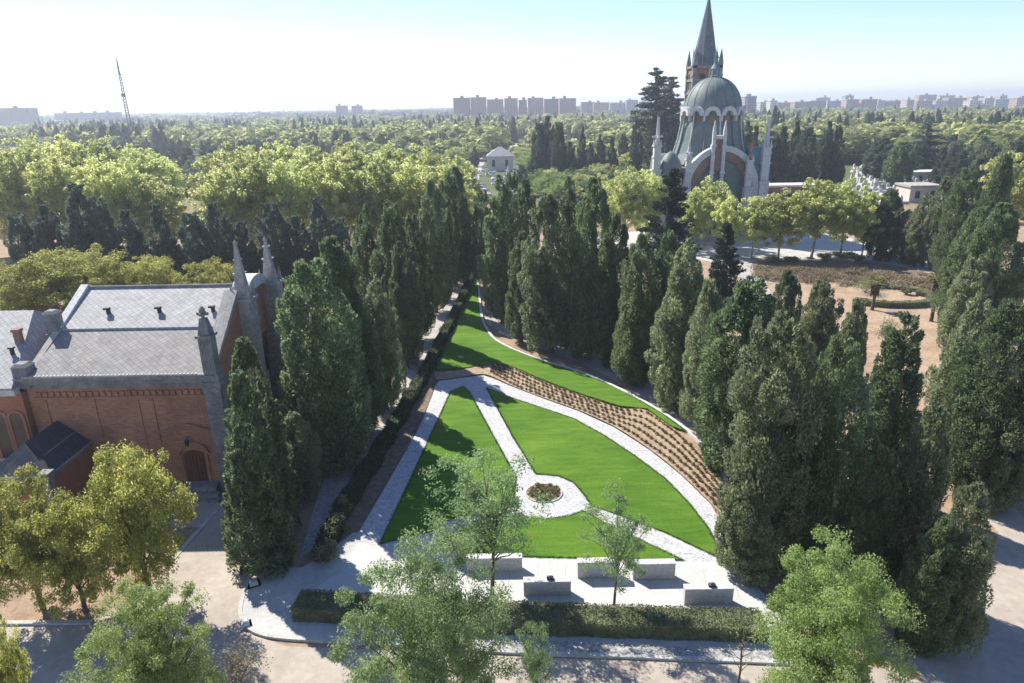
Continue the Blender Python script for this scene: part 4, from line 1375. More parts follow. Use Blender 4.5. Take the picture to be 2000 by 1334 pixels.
def city_block(px0, px1, ptop, Y, dep, fac, label, group, notch=True):
    global NB
    NB += 1
    a, b_ = at(px0, ptop, Y), at(px1, ptop, Y)
    w, x, h = b_.x - a.x, (a.x + b_.x) / 2, (a.z + b_.z) / 2
    h = max(h, 8)
    e = empty('apartment_block', (x, Y + dep / 2, 0), label, 'building', group)
    mb = MB().box(x - w / 2, x + w / 2, Y, Y + dep, 0, h)
    nb = max(2, int(w / 14))
    for i in range(nb):
        xx = x - w / 2 + w * (i + .5) / nb
        if notch and (i + NB) % 2 == 0:
            mb.box(xx - w / nb * .3, xx + w / nb * .3, Y - 2.5, Y, 0, h - 1.2)
    mb.build('wall', FAC[fac], e)
    MB().box(x - w / 2 - .4, x + w / 2 + .4, Y - .4, Y + dep + .4, h, h + .9).build('roof', M['plaster' if fac > 1 else 'terracotta'], e)
    mb = MB()
    for i in range(max(1, nb // 2)):
        xx = x - w / 2 + w * (i + .5 + .2 * math.sin(NB * 3 + i)) / max(1, nb // 2)
        mb.box(xx - 2.4, xx + 2.4, Y + 3, Y + 8, h + .9, h + 3.4 + (NB + i) % 3 * .7)
    mb.build('stair_head', FAC[fac], e)
    return e
xs = [884, 918, 950, 984, 1012, 1030, 1062, 1092, 1126]
tops = [192, 191, 195, 193, 196, 192, 194, 193]
for i in range(8):
    city_block(xs[i] + 1, xs[i + 1] - 1, tops[i], 1150 + 40 * (i % 3), 22, i % 2, 'long reddish brown apartment slab on the horizon in the central row left of the church', 'brown apartment slabs on the horizon')
for px0, px1, pt, fa in ((1136, 1160, 200, 0), (1160, 1190, 201, 1), (1192, 1222, 201, 3), (1224, 1246, 196, 3), (1248, 1262, 199, 2)):
    city_block(px0, px1, pt, 1400 + px0 % 50, 22, fa, 'hazy low apartment block on the horizon between the brown slabs and the tall cedars', 'low blocks left of the cedars')
city_block(655, 675, 207, 1500, 20, 4, 'small lone pink apartment block on the left horizon, left of a twin', None)
city_block(686, 704, 207, 1500, 20, 4, 'small lone pink apartment block on the left horizon, right of a twin', None)
city_block(-30, 56, 212, 1300, 24, 0, 'dark apartment slab on the horizon at the far left edge', None)
city_block(105, 226, 221, 1500, 24, 3, 'long low grey block on the horizon just left of the leaning mast', None)
city_block(1456, 1478, 189, 900, 18, 3, 'grey tower block standing just right of the church dome', None)
rg = random.Random(8)
x = 1486
while x < 2120:
    w = rg.choice((14, 18, 24, 30, 36))
    pt = 201 - (x - 1486) * .016 + rg.uniform(-4, 3)
    city_block(x, x + w, pt, rg.choice((1250, 1330, 1420)), 20, rg.choice((1, 2, 4, 4, 2, 3)), 'hazy apartment block in the city skyline right of the church', 'city skyline on the right')
    x += w + rg.choice((1, 3, 6))
for px0, px1, pt, fa in ((1652, 1668, 187, 3), (1796, 1830, 186, 4), (1836, 1866, 187, 2), (1900, 1922, 189, 4), (1954, 1968, 187, 2), (1600, 1622, 191, 2)):
    city_block(px0, px1, pt, 1550, 18, fa, 'taller hazy tower standing above the city skyline on the right', 'taller towers of the skyline')

# lattice mast
mp_ = at(249, 228, 620)
mt = at(228, 112, 620)
mast = empty('radio_mast', (mp_.x, 620, 0), 'thin lattice radio mast rising above the left horizon', 'mast')
mb = MB()
H_ = mt.z
for k in range(3):
    a = k * 2.094 + .5
    mb.tube([(mp_.x + 2.0 * math.cos(a), 620 + 2.0 * math.sin(a), 0), (mp_.x + .9 * math.cos(a), 620 + .9 * math.sin(a), H_ * .82)], .4, 5)
mb.build('leg', M['steel'], mast)
mb = MB()
nz = 26
for i in range(nz):
    z0, z1 = H_ * .82 * i / nz, H_ * .82 * (i + 1) / nz
    r0, r1 = 2.0 - 1.1 * i / nz, 2.0 - 1.1 * (i + 1) / nz
    for k in range(3):
        a, b_ = k * 2.094 + .5, (k + 1) * 2.094 + .5
        mb.tube([(mp_.x + r0 * math.cos(a), 620 + r0 * math.sin(a), z0), (mp_.x + r1 * math.cos(b_), 620 + r1 * math.sin(b_), z1)], .2, 4)
mb.build('lattice', M['steel'], mast)
MB().tube([(mp_.x, 620, H_ * .8), (mp_.x, 620, H_ * .93), (mp_.x, 620, H_)], [.9, .75, .25], 6).build('antenna', M['steel'], mast)
MB().lathe(mp_.x, 620, [(1.6, H_ * .55), (1.9, H_ * .57), (1.6, H_ * .59)], 10).build('platform', M['steel'], mast)

# cemetery houses and mausoleums
def small_house(name, px, py, w, d, h, mats, label, roof='hip', cat='mausoleum', group=None):
    p = P(px, py)
    e = empty(name, (p.x, p.y, 0), label, cat, group)
    x, y = p.x, p.y
    MB().box(x - w / 2, x + w / 2, y, y + d, 0, h).build('wall', M[mats[0]], e)
    if roof == 'hip':
        MB().frustum(x, y + d / 2, w + .6, w * .1, h, h + w * .32).build('roof', M[mats[1]], e)
    elif roof == 'gable':
        MB().prism_yz([(y - .4, h), (y + d + .4, h), (y + d / 2, h + d * .35)], x - w / 2 - .4, x + w / 2 + .4).build('roof', M[mats[1]], e)
    elif roof == 'flat':
        MB().box(x - w / 2 - .4, x + w / 2 + .4, y - .4, y + d + .4, h, h + .5).build('roof', M[mats[1]], e)
    elif roof == 'dome':
        MB().cbox(x, y + d / 2, w * .6, w * .6, h, h + 1.2).build('drum', M[mats[0]], e)
        MB().lathe(x, y + d / 2, [(w * .3, h + 1.2), (w * .27, h + 2.4), (w * .16, h + 3.4), (.1, h + 4)], 14).build('dome', M[mats[1]], e)
    nw = max(1, int(w / 4))
    for i in range(nw):
        xx = x - w / 2 + w * (i + .5) / nw
        MB().box(xx - .6, xx + .6, y - .08, y + .05, h * .3, h * .75).build('opening', M['dark'], e)
    return e
small_house('house', 977, 334, 11, 10, 6.0, ('plaster', 'slate'), 'cream house with grey roof among the trees beyond the cypress avenue', 'hip', 'house')
small_house('mausoleum', 1062, 296, 8, 8, 4, ('plaster', 'white_stone'), 'small cream mausoleum left of the tall cypress clump', 'flat')
small_house('niche_building', 1010, 268, 24, 10, 5.5, ('white_stone', 'white_stone'), 'long flat white niche building left of the tall cypress clump', 'flat', 'building')
small_house('niche_building', 1132, 272, 34, 10, 7.0, ('plaster', 'white_stone'), 'long flat pale niche building right of the tall cypress clump', 'flat', 'building')
small_house('mausoleum', 1222, 262, 13, 13, 6, ('stone', 'slate'), 'stone mausoleum with small grey dome left of the cedars', 'dome')
small_house('mausoleum', 1866, 345, 5, 5, 4.2, ('white_stone', 'terracotta'), 'small white mausoleum with orange roof on the right', 'hip')
small_house('mausoleum', 1812, 358, 11, 6, 3.2, ('stone', 'white_stone'), 'flat white mausoleum right of the egg shaped cypress', 'flat')
small_house('flat_roofed_building', 1804, 396, 8, 7, 4.0, ('plaster', 'stone'), 'flat roofed pale stone building behind the dark plaza cypress', 'flat', 'building')
small_house('flat_roofed_building', 1540, 398, 15, 5, 4.4, ('brick_church', 'white_stone'), 'low brick annex with white coping right of the church', 'flat', 'building')

# graves: three kinds, copied
def grave_proto(kind, loc):
    e = empty('grave', loc, 'white marble grave in the crowded plot right of the church', 'grave', 'white graves right of the church')
    link('slab', MB().box(-.55, .55, -1.1, 1.1, 0, .45).box(-.45, .45, -1.0, 1.0, .45, .6).mesh('slab', M['white_stone']), e)
    if kind == 0:
        link('cross', MB().cbox(0, 1.0, .24, .2, .6, 1.9).cbox(0, 1.0, .9, .2, 1.25, 1.5).mesh('cross', M['white_stone']), e)
    elif kind == 1:
        link('headstone', MB().prism_xz([(-.5, .5), (.5, .5), (.5, 1.5), (.3, 1.8), (-.3, 1.8), (-.5, 1.5)], .85, 1.1).mesh('headstone', M['white_stone']), e)
    else:
        link('pillar', MB().cbox(0, .7, .7, .7, .5, 1.5).frustum(0, .7, .6, .3, 1.5, 2.0).mesh('pillar', M['plaster']), e)
    return e
gp = None
rg = random.Random(3)
spots = []
for _ in range(700):
    px, py = rg.uniform(1665, 1860), rg.uniform(326, 398)
    if py < 350 - (px - 1665) * .0 and px > 1780:
        continue
    q = P(px, py)
    if all((q - s).length > 1.9 for s in spots):
        spots.append(q)
spots = spots[:150]
protos = []
for i, q in enumerate(spots):
    k = i % 3
    if i < 3:
        protos.append(grave_proto(k, (q.x, q.y, 0)))
    else:
        s = rg.uniform(.85, 1.3)
        copy_tree(protos[k], (q.x, q.y, 0), rg.choice((0, .05, -.05, 1.57)), (s, s, s), protos[0]['label'], 'grave', 'white graves right of the church')
spots2 = []
rg = random.Random(4)
for _ in range(200):
    q = P(rg.uniform(895, 1040), rg.uniform(334, 385))
    if all((q - s).length > 2.6 for s in spots2):
        spots2.append(q)
for q in spots2[:70]:
    s = rg.uniform(.9, 1.4)
    copy_tree(rg.choice(protos), (q.x, q.y, 0), rg.choice((0, .1, 1.5)), (s, s, s), 'white grave at the far end of the avenue between the cypresses', 'grave', 'white graves at the end of the avenue')

# ------------------------------------------------------------------ clipped hedges
def hedge(name, pts, w, h, mat, seed, label, dens=90, ll=.16, lw=.09, wob=.06):
    """a clipped hedge along a ground line: leaf skin over a solid heart, with stems"""
    rng = np.random.default_rng(seed)
    pts = [np.array((p[0], p[1])) for p in pts]
    V, Fs, off = [], [], 0
    cs, ns = [], []
    for a, b in zip(pts[:-1], pts[1:]):
        d = b - a
        ln = np.linalg.norm(d)
        if ln < 1e-4:
            continue
        t = d / ln
        s = np.array((-t[1], t[0]))
        n = int(dens * ln * (w + 2 * h))
        u = rng.random(n) * (w + 2 * h)
        f = rng.random(n)
        side = np.where(u < w, 0, np.where(u < w + h, 1, 2))
        lat = np.where(side == 0, u - w / 2, np.where(side == 1, w / 2, -w / 2))
        z = np.where(side == 0, h, np.where(side == 1, u - w, u - w - h))
        z = np.where(side == 0, z, np.maximum(z, .12))
        nor = np.stack([np.where(side == 1, 1, np.where(side == 2, -1, 0)) * s[0], np.where(side == 1, 1, np.where(side == 2, -1, 0)) * s[1], (side == 0) * 1.0], -1)
        base = a[None] + d[None] * f[:, None] + s[None] * lat[:, None]
        c3 = np.concatenate([base, z[:, None]], 1) + nor * (rng.standard_normal(n) * wob * .6)[:, None]
        cs.append(c3)
        ns.append(nor)
    C_, Nn = np.concatenate(cs), np.concatenate(ns)
    for ax in range(2):   # uneven growth
        C_ += Nn * (np.sin(C_[:, [0]] * 2.1 + ax) * np.sin(C_[:, [1]] * 1.7 + ax * 2) * wob)
    n = len(C_)
    A = rng.standard_normal((n, 3)) + np.array([0, 0, .5])
    S = np.cross(A, Nn + .6 * rng.standard_normal((n, 3)))
    o = C_.mean(0) * np.array([1, 1, 0])
    V, Fc = leaf_quads(C_ - o, A, S, ll * (.6 + .8 * rng.random(n)), lw * (.6 + .8 * rng.random(n)))
    e = empty(name, tuple(o), label, 'hedge')
    link('foliage', np_mesh('foliage', V, Fc, mat), e)
    mb = MB()
    strip_mesh(mb, [Vector((p[0] - o[0], p[1] - o[1], 0)) for p in pts], w * .86, .06, h * .93)
    link('inner_growth', mb.mesh('inner_growth', mat), e)
    return e

hl = ground_line([(572, 1214), (760, 1226), (1000, 1240), (1250, 1249), (1500, 1257)], .12)
hedge('clipped_hedge', [p + Vector((0, .85, 0)) for p in hl], 1.6, .92, M['f_hedge'], 1, 'long clipped box hedge along the front of the terrace', 300, .10, .065, .035)
hedge('avenue_hedge', ground_line([(628, 1100), (668, 1010), (732, 905), (790, 806), (830, 735), (870, 655), (900, 595), (920, 545), (926, 515)], 0), 1.0, .9, M['f_hedge_dark'], 2,
      'low dark hedge between the sloping footpath and the white gravel path', 120, .17, .1, .1)

# shrubs
def shrub(name, px, py, w, h, mat, seed, label, group=None, n=1500, ll=.16):
    rng = np.random.default_rng(seed)
    p = P(px, py)
    k = 26
    cen = unit(rng.standard_normal((k, 3))) * (rng.random((k, 1)) ** .4) * np.array([w * .36, w * .36, h * .33]) + np.array([0, 0, h * .5])
    per = n // k
    C_ = np.repeat(cen, per, 0) + unit(rng.standard_normal((k * per, 3))) * (rng.random((k * per, 1)) ** .5) * np.array([w, w, h]) * .2
    C_[:, 2] = np.maximum(C_[:, 2], .06)
    A = rng.standard_normal((len(C_), 3)) + np.array([0, 0, .7])
    S = rng.standard_normal((len(C_), 3))
    V, Fc = leaf_quads(C_, A, S, ll * (.6 + .8 * rng.random(len(C_))), ll * .55)
    e = empty(name, (p.x, p.y, 0), label, 'shrub', group)
    link('foliage', np_mesh('foliage', V, Fc, mat), e)
    mb = MB()
    for i in range(7):
        q = cen[i]
        mb.tube([(0, 0, -.05), tuple(q * .5), tuple(q)], [.04, .03, .012], 5)
    link('stem', mb.mesh('stem', M['bark']), e)
    return e
shrub('shrub', 664, 1040, 1.5, 1.5, M['f_hedge'], 5, 'yellow green bush in the lower avenue hedge by the pavement')
shrub('shrub', 640, 1098, 1.7, 1.5, M['f_hedge'], 6, 'leafy bush at the very foot of the avenue hedge')
shrub('shrub', 676, 1002, 1.2, 1.6, M['f_hedge'], 7, 'pale bush standing up out of the avenue hedge, highest of three')
shrub('shrub', 795, 780, 1.2, 1.3, M['f_hedge'], 8, 'small round bush by the footpath beside the top of the hedge')
shrub('shrub', 1690, 572, 5.0, 2.4, M['f_hedge'], 9, 'broad green bush behind the left palm on the dry lawn')
shrub('shrub', 1730, 668, 3.4, 3.2, M['f_olive'], 10, 'pale olive bush on the dry lawn left of the round topped cypress', n=2200)
shrub('shrub', 1770, 576, 1.6, 1.2, M['f_hedge'], 11, 'tiny bush between the two palms on the dry lawn')
for i, (px, py) in enumerate(((1610, 506), (1636, 503), (1656, 504), (1510, 512), (1545, 511), (1675, 510))):
    shrub('shrub', px, py, 3.2, 1.2, M['f_hedge'], 20 + i, 'low shrub in the strip below the plaza trees', 'low shrubs below the plaza', 900, .25)
shrub('dry_shrub', 455, 1352, 4.0, 2.6, M['f_dry'], 12, 'pale dry twiggy shrub at the bottom edge by the road', n=1700, ll=.13)
rg = random.Random(12)
for i in range(90):   # scrub on the dark soil bank below the plaza
    shrub_px = rg.uniform(1480, 1860)
    y0 = 520 + (shrub_px - 1480) * .055
    if i < 3:
        s_ = shrub('low_scrub', shrub_px, rg.uniform(y0, y0 + 28), 3.0, .8, M['f_dry'] if i == 1 else M['f_tuft'], 40 + i, 'low brown scrub on the soil bank below the plaza trees', 'scrub on the soil bank', 420, .22)
        SCR = globals().setdefault('SCRUBS', [])
        SCR.append(s_)
    else:
        q = P(shrub_px, rg.uniform(y0, y0 + 28))
        s = rg.uniform(.6, 1.5)
        copy_tree(SCRUBS[i % 3], (q.x, q.y, 0), rg.random() * 6, (s, s, s * .9), SCRUBS[0]['label'], 'shrub', 'scrub on the soil bank')

# ring hedge of the round bed on the dry lawn
rc = P(1735, 585)
hedge('ring_hedge', [Vector((rc.x + 5.9 * math.cos(a), rc.y + 3.9 * math.sin(a), 0)) for a in np.linspace(-2.75, .55, 22)], .9, .8, M['f_hedge'], 3, 'curved low hedge round the circular bed on the dry lawn', 60, .22, .12)
hedge('border_hedge', ground_line([(1690, 560), (1760, 566), (1830, 578), (1870, 596)], 0), .6, .5, M['f_hedge'], 4, 'thin straight line of low hedge behind the round bed', 60, .2, .12)

# rows of young plants in the soil strip, and in the round bed
def tuft_mesh(seed):
    rng = np.random.default_rng(seed)
    n = 46
    a = rng.random(n) * 6.283
    el = .35 + rng.random(n) * 1.0
    D = np.stack([np.cos(a) * np.cos(el), np.sin(a) * np.cos(el), np.sin(el)], -1)
    C_ = D * .19
    S = np.cross(D, rng.standard_normal((n, 3)))
    V, Fc = leaf_quads(C_, D, S, .30 * (.7 + .6 * rng.random(n)), .085)
    return np_mesh('young_plant', V, Fc, M['f_tuft'])
tm_ = [tuft_mesh(i) for i in range(4)]
def plant(x, y, i, s, label, group):
    o = link('young_plant', tm_[i % 4], None, (x, y, .15))
    o.scale = (s, s, s)
    o.rotation_euler = (0, 0, i * 1.7)
    return tag(o, label, 'plant', group)
lowl = ground_line([(958, 728)] + bed_low[3:], .15, True, 12)
upl = ground_line([(962, 714)] + bed_up[3:], .15, True, 12)
def resample(l, n):
    d = [0]
    for a, b in zip(l[:-1], l[1:]):
        d.append(d[-1] + (b - a).length)
    ts = np.linspace(0, d[-1], n)
    return [Vector((np.interp(t, d, [p.x for p in l]), np.interp(t, d, [p.y for p in l]), 0)) for t in ts]
NR, NC = 5, 54
a_, b_ = resample(lowl, NC), resample(upl, NC)
rg = random.Random(6)
k = 0
for i in range(NC):
    for j in range(NR):
        f = (j + .5) / NR
        q = a_[i].lerp(b_[i], f)
        ii = min(i + 1, NC - 1)
        if j % 2:
            q = q.lerp(a_[ii].lerp(b_[ii], f), .5)
        plant(q.x + rg.uniform(-.06, .06), q.y + rg.uniform(-.06, .06), k, rg.uniform(.62, .85), 'small brownish young plant in the curved soil strip', 'young plants in the curved strip')
        k += 1
for i in range(30):
    r, a = 1.08 * math.sqrt((i + .5) / 30), i * 2.4
    plant(cb.x + r * math.cos(a), cb.y + r * .95 * math.sin(a), i, rg.uniform(.7, 1.0), 'small brownish young plant in the round bed', 'young plants in the round bed')

# palms on the dry lawn
def palm(px, py, ptop, label):
    p = P(px, py)
    h = at(px, ptop, p.y).z - .6
    e = empty('palm_tree', (p.x, p.y, 0), label, 'palm')
    link('trunk', MB().tube([(0, 0, -.1), (.05, 0, h * .5), (0, 0, h)], [.24, .19, .2], 9).mesh('trunk', M['bark']), e)
    rng = np.random.default_rng(int(px))
    Cs, As, Ss, Ls = [], [], [], []
    for i in range(34):
        a, el = i * 2.4, 1.2 - 1.7 * i / 34
        d = np.array([math.cos(a) * math.cos(el), math.sin(a) * math.cos(el), math.sin(el)])
        stem = d * .55
        for j in range(13):
            b = a + (j - 6) * .2
            dd = unit((d * .8 + np.array([math.cos(b), math.sin(b), 0]) * .55 + np.array([0, 0, -.15]))[None])[0]
            Cs.append(stem + dd * .42 + np.array([0, 0, h]))
            As.append(dd)
            Ss.append(np.cross(dd, [0, 0, 1.0]) + .3 * rng.standard_normal(3))
            Ls.append(.85)
    V, Fc = leaf_quads(np.array(Cs), np.array(As), np.array(Ss), np.array(Ls), .09)
    link('frond', np_mesh('frond', V, Fc, M['f_palm']), e)
    n = 260
    a = rng.random(n) * 6.283
    z = h - .25 - rng.random(n) * 1.3
    C_ = np.stack([np.cos(a) * (.3 + .2 * rng.random(n)), np.sin(a) * (.3 + .2 * rng.random(n)), z], -1)
    A = np.stack([np.cos(a) * .3, np.sin(a) * .3, -np.ones(n)], -1)
    V, Fc = leaf_quads(C_, A, rng.standard_normal((n, 3)), .6, .08)
    link('dead_frond', np_mesh('dead_frond', V, Fc, M['bark']), e)
palm(1703, 606, 545, 'left fan palm with short trunk at the edge of the round bed')
palm(1818, 628, 534, 'right fan palm with tall thin trunk on the dry lawn')

# ------------------------------------------------------------------ trees one by one
G_L, G_R = 'cypresses on the left of the avenue', 'cypresses on the right of the avenue'
T = tree_px
# left of the avenue, from the road upwards
T('cypress', 'cypress_tree', 450, 728, 1105, 132, 'narrow pointed cypress nearest the road, beside the chapel door', G_L, 4)
T('cypress', 'cypress_tree', 472, 660, 1040, 128, 'cypress rising right behind the nearest one, against the chapel corner', G_L, 4)
T('cypress', 'cypress_tree', 512, 850, 1060, 92, 'shorter cypress filling in at the right of the nearest one', G_L, 3)
T('olive', 'cypress_tree', 570, 805, 975, 90, 'small pale pointed cypress between the nearest cypress and the big bushy one', G_L, 0)
T('broad', 'cypress_tree', 606, 505, 915, 178, 'big broad bushy cypress in front of the chapel portal', G_L, 2)
T('broad', 'cypress_tree', 655, 462, 850, 120, 'tall cypress standing right behind the big bushy one', G_L, 0)
T('olive', 'cypress_tree', 733, 540, 800, 80, 'shorter paler cypress with ragged top beside the footpath', G_L, 1)
T('cypress', 'cypress_tree', 690, 560, 850, 90, 'dark cypress squeezed between the big bushy one and the pale one', G_L, 3)
T('cypress', 'cypress_tree', 712, 400, 690, 62, 'slim cypress behind the tall one, against the yellow plane trees', G_L, 1)
T('broad', 'cypress_tree', 758, 402, 705, 92, 'broad dark cypress halfway up the avenue on the left', G_L, 1)
T('cypress', 'cypress_tree', 800, 420, 665, 70, 'slim cypress left of the tall pair at the top of the avenue', G_L, 0)
T('cypress', 'cypress_tree', 838, 352, 610, 62, 'tall slim cypress, left one of the pair at the top of the avenue', G_L, 3)
T('broad', 'cypress_tree', 880, 326, 560, 72, 'tall dark cypress, right one of the pair at the top of the avenue', G_L, 0)
T('cypress', 'cypress_tree', 862, 352, 585, 46, 'thin cypress squeezed between the tall pair at the top of the avenue', G_L, 1)
T('cypress', 'cypress_tree', 905, 392, 520, 34, 'thin low cypress at the far upper end of the left row', G_L, 3)
T('cypress', 'cypress_tree', 778, 470, 720, 62, 'low cypress before the broad one halfway up the left row', G_L, 1)
# right of the avenue
T('cypress', 'cypress_tree', 940, 372, 560, 44, 'thin cypress at the far left end of the right-hand row', G_R, 0)
T('cypress', 'cypress_tree', 975, 342, 632, 72, 'tall full cypress second from the left in the right-hand row', G_R, 1)
T('cypress', 'cypress_tree', 1016, 452, 668, 54, 'short slim pointed cypress in front of the taller right-hand row', G_R, 3)
T('cypress', 'cypress_tree', 1005, 338, 590, 50, 'dark cypress behind the short slim pointed one', G_R, 0)
T('cypress', 'cypress_tree', 1032, 350, 610, 50, 'slim cypress with rounded head behind the short pointed one, right of a dark one', G_R, 3)
T('olive', 'cypress_tree', 1078, 378, 690, 98, 'broad greyish cypress near the white kerb of the upper lawn', G_R, 0)
T('cypress', 'cypress_tree', 1125, 345, 660, 60, 'left one of two round headed cypresses side by side right of the greyish one', G_R, 1)
T('broad', 'cypress_tree', 1160, 348, 702, 88, 'right one of two round headed cypresses side by side, dark and broad', G_R, 0)
T('cypress', 'cypress_tree', 1195, 416, 718, 66, 'slim cypress whose top stands against the pale plaza tree', G_R, 3)
T('broad', 'cypress_tree', 1250, 455, 752, 84, 'dark bushy cypress standing behind the middle of the curved kerb', G_R, 2)
T('cypress', 'cypress_tree', 1296, 452, 740, 66, 'cypress with pale tip below the dark conifer of the plaza', G_R, 0)
T('olive', 'cypress_tree', 1345, 470, 800, 104, 'tall ragged grey green cypress below the dark plaza conifer', G_R, 1)
T('olive', 'cypress_tree', 1396, 548, 850, 84, 'short ragged cypress with lit narrow top right of the tall ragged one', G_R, 0)
T('fir', 'conifer_tree', 1422, 436, 625, 76, 'dark conifer with narrow top left of the dry garden', None, 1)
T('broad', 'cypress_tree', 1470, 545, 912, 158, 'large spreading cypress left of the dry garden', G_R, 1)
T('broad', 'cypress_tree', 1547, 528, 720, 66, 'small dark round headed cypress at the left edge of the dry garden', G_R, 0)
T('olive', 'cypress_tree', 1612, 545, 760, 84, 'small ragged cypress in front of the dry garden beside the round headed one', G_R, 2)
T('olive', 'cypress_tree', 1680, 582, 790, 64, 'thin gappy cypress left of the pale olive bush', G_R, 1)
T('olive', 'cypress_tree', 1540, 622, 1110, 176, 'huge grey green cypress overhanging the end of the planted strip', G_R, 2)
T('broad', 'cypress_tree', 1640, 662, 1100, 150, 'huge bushy cypress with rounded crown right of the grey green one', G_R, 2)
T('olive', 'cypress_tree', 1480, 900, 1130, 110, 'low bushy cypress at the corner of the terrace', G_R, 0)
T('cypress', 'cypress_tree', 1772, 615, 985, 112, 'smooth dark green cypress with blunt top in front of the dry lawn', G_R, 2)
T('olive', 'cypress_tree', 1822, 785, 1160, 118, 'ragged open cypress between the dark blunt one and the right path', G_R, 1)
T('broad', 'cypress_tree', 1735, 870, 1160, 90, 'dark shaded cypress behind the bright tree at the bottom right', G_R, 1)
T('olive', 'cypress_tree', 1910, 945, 1262, 128, 'leaning ragged cypress at the bottom right beside the paved lane', G_R, 0)
T('broad', 'cypress_tree', 1850, 1010, 1262, 110, 'dark dense cypress in the bottom right shade by the lane', G_R, 1)
# right-hand edge mass
G_E = 'conifers along the right edge'
T('broad', 'conifer_tree', 1985, 585, 960, 170, 'large bushy conifer cut by the right edge below the middle', G_E, 0)
T('olive', 'conifer_tree', 1915, 578, 905, 120, 'wide olive conifer right of the dry lawn, lower of the edge group', G_E, 1)
T('olive', 'conifer_tree', 1990, 740, 990, 120, 'olive conifer hanging over the earth bank at the right edge', G_E, 2)
T('broad', 'conifer_tree', 1920, 405, 640, 100, 'tall dark conifer above the right end of the dry lawn', G_E, 1)
T('broad', 'conifer_tree', 1970, 398, 690, 120, 'tall dense conifer at the right edge above the olive one', G_E, 0)
T('olive', 'conifer_tree', 1915, 500, 700, 96, 'middle sized conifer in front of the tall dark ones at the right', G_E, 1)
T('broad', 'conifer_tree', 1900, 328, 545, 74, 'conifer standing at the end of the plaza lane, tall and dark', G_E, 2)
T('olive', 'conifer_tree', 1850, 345, 526, 62, 'conifer left of the tall one at the end of the plaza lane', G_E, 0)
T('broad', 'conifer_tree', 1958, 300, 560, 62, 'slim dark conifer before the yellow plane at the right edge', G_E, 1)
T('olive', 'conifer_tree', 1812, 378, 520, 60, 'lower conifer on the plaza lane, with trunk showing, left of two taller ones', G_E, 1)
T('broad', 'conifer_tree', 1740, 368, 508, 64, 'dark cypress at the right end of the row of young plane trees', G_E, 1)
T('olive', 'conifer_tree', 1780, 410, 514, 50, 'small conifer between the dark plaza cypress and the lane conifers', G_E, 2)
T('plane', 'plane_tree', 1985, 300, 480, 110, 'yellow green plane tree behind the conifers at the upper right edge', None, 1)

# behind the chapel
yb = [(132, 483, 640, 190, 'yellow leaved tree behind the chapel roof, largest of the yellow ones'), (35, 505, 650, 150, 'yellow green tree at the left edge behind the wing roof'),
      (285, 500, 615, 112, 'small yellow tree behind the middle of the chapel roof'), (410, 508, 615, 120, 'yellow tree behind the right end of the chapel roof, left of the obelisks')]
for i, (a, b, c_, w, l) in enumerate(yb):
    T('yellow', 'yellow_tree', a, b, c_, w, l, None, i)
dk = [(35, 415), (80, 400), (135, 358), (182, 385), (240, 410), (302, 398), (372, 415), (418, 395), (470, 432), (530, 395), (575, 420), (618, 382), (660, 425)]
ord_ = ['leftmost', 'second from the left', 'third and tallest from the left', 'fourth from the left', 'fifth from the left', 'sixth from the left', 'seventh from the left',
        'eighth from the left', 'ninth from the left', 'fifth from the right', 'fourth from the right', 'second from the right', 'rightmost']
dk_lab = {9: 'fourth from the right', 10: 'third from the right'}
for i, (a, b) in enumerate(dk):
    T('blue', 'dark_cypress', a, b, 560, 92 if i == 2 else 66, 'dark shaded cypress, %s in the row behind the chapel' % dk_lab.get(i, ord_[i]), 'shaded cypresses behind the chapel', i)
# plane tree avenue across the upper left
G_P = 'yellow green plane trees of the upper left'
fr = [(-60, 300), (20, 296), (95, 300), (170, 306), (240, 315), (298, 340), (432, 318), (495, 300), (570, 306), (650, 300), (728, 303), (800, 310), (868, 325)]
for i, (a, b) in enumerate(fr):
    T('plane', 'plane_tree', a, b, 505, 116, 'big yellow green plane tree in the front of the plane rows at the upper left', G_P, i)
bk = [(-40, 268), (40, 265), (120, 264), (190, 270), (255, 284), (300, 300), (428, 298), (470, 280), (540, 276), (610, 284), (680, 276), (750, 282), (820, 284), (885, 305)]
for i, (a, b) in enumerate(bk):
    T('plane', 'plane_tree', a, b, 445, 104, 'yellow green plane tree in the back of the plane rows at the upper left', G_P + ', back row', i + 1)
# plaza before the church
T('plane', 'plane_tree', 1225, 328, 478, 92, 'pale yellow plane tree left of the dark plaza conifer', None, 2)
T('plane', 'plane_tree', 1268, 332, 470, 82, 'pale plane tree half hidden behind the dark plaza conifer', None, 0)
T('fir', 'fir_tree', 1310, 328, 560, 108, 'dark fir standing in front of the church between the pale plane trees', None, 0)
T('young_plane', 'plane_tree', 1386, 345, 480, 84, 'yellow green plane tree before the great arch, right of the dark fir', None, 0)
T('young_plane', 'plane_tree', 1358, 372, 490, 66, 'low plane tree behind the right side of the dark fir', None, 1)
yp = [(1425, 374, 500, 62), (1480, 382, 505, 80), (1535, 370, 506, 104), (1604, 350, 505, 124), (1662, 350, 500, 108), (1702, 376, 507, 78)]
lab = ['narrow plane tree beside the right foot of the great arch', 'first young plane tree right of the church foot, smallest of the plaza row', 'second young plane tree of the plaza row from the church',
       'widest young plane tree in the middle of the plaza row', 'fourth young plane tree of the plaza row from the church', 'last young plane tree of the plaza row next to the dark cypress']
for i, (a, b, c_, w) in enumerate(yp):
    T('young_plane', 'plane_tree', a, b, c_, w, lab[i], 'young plane trees on the plaza', i)
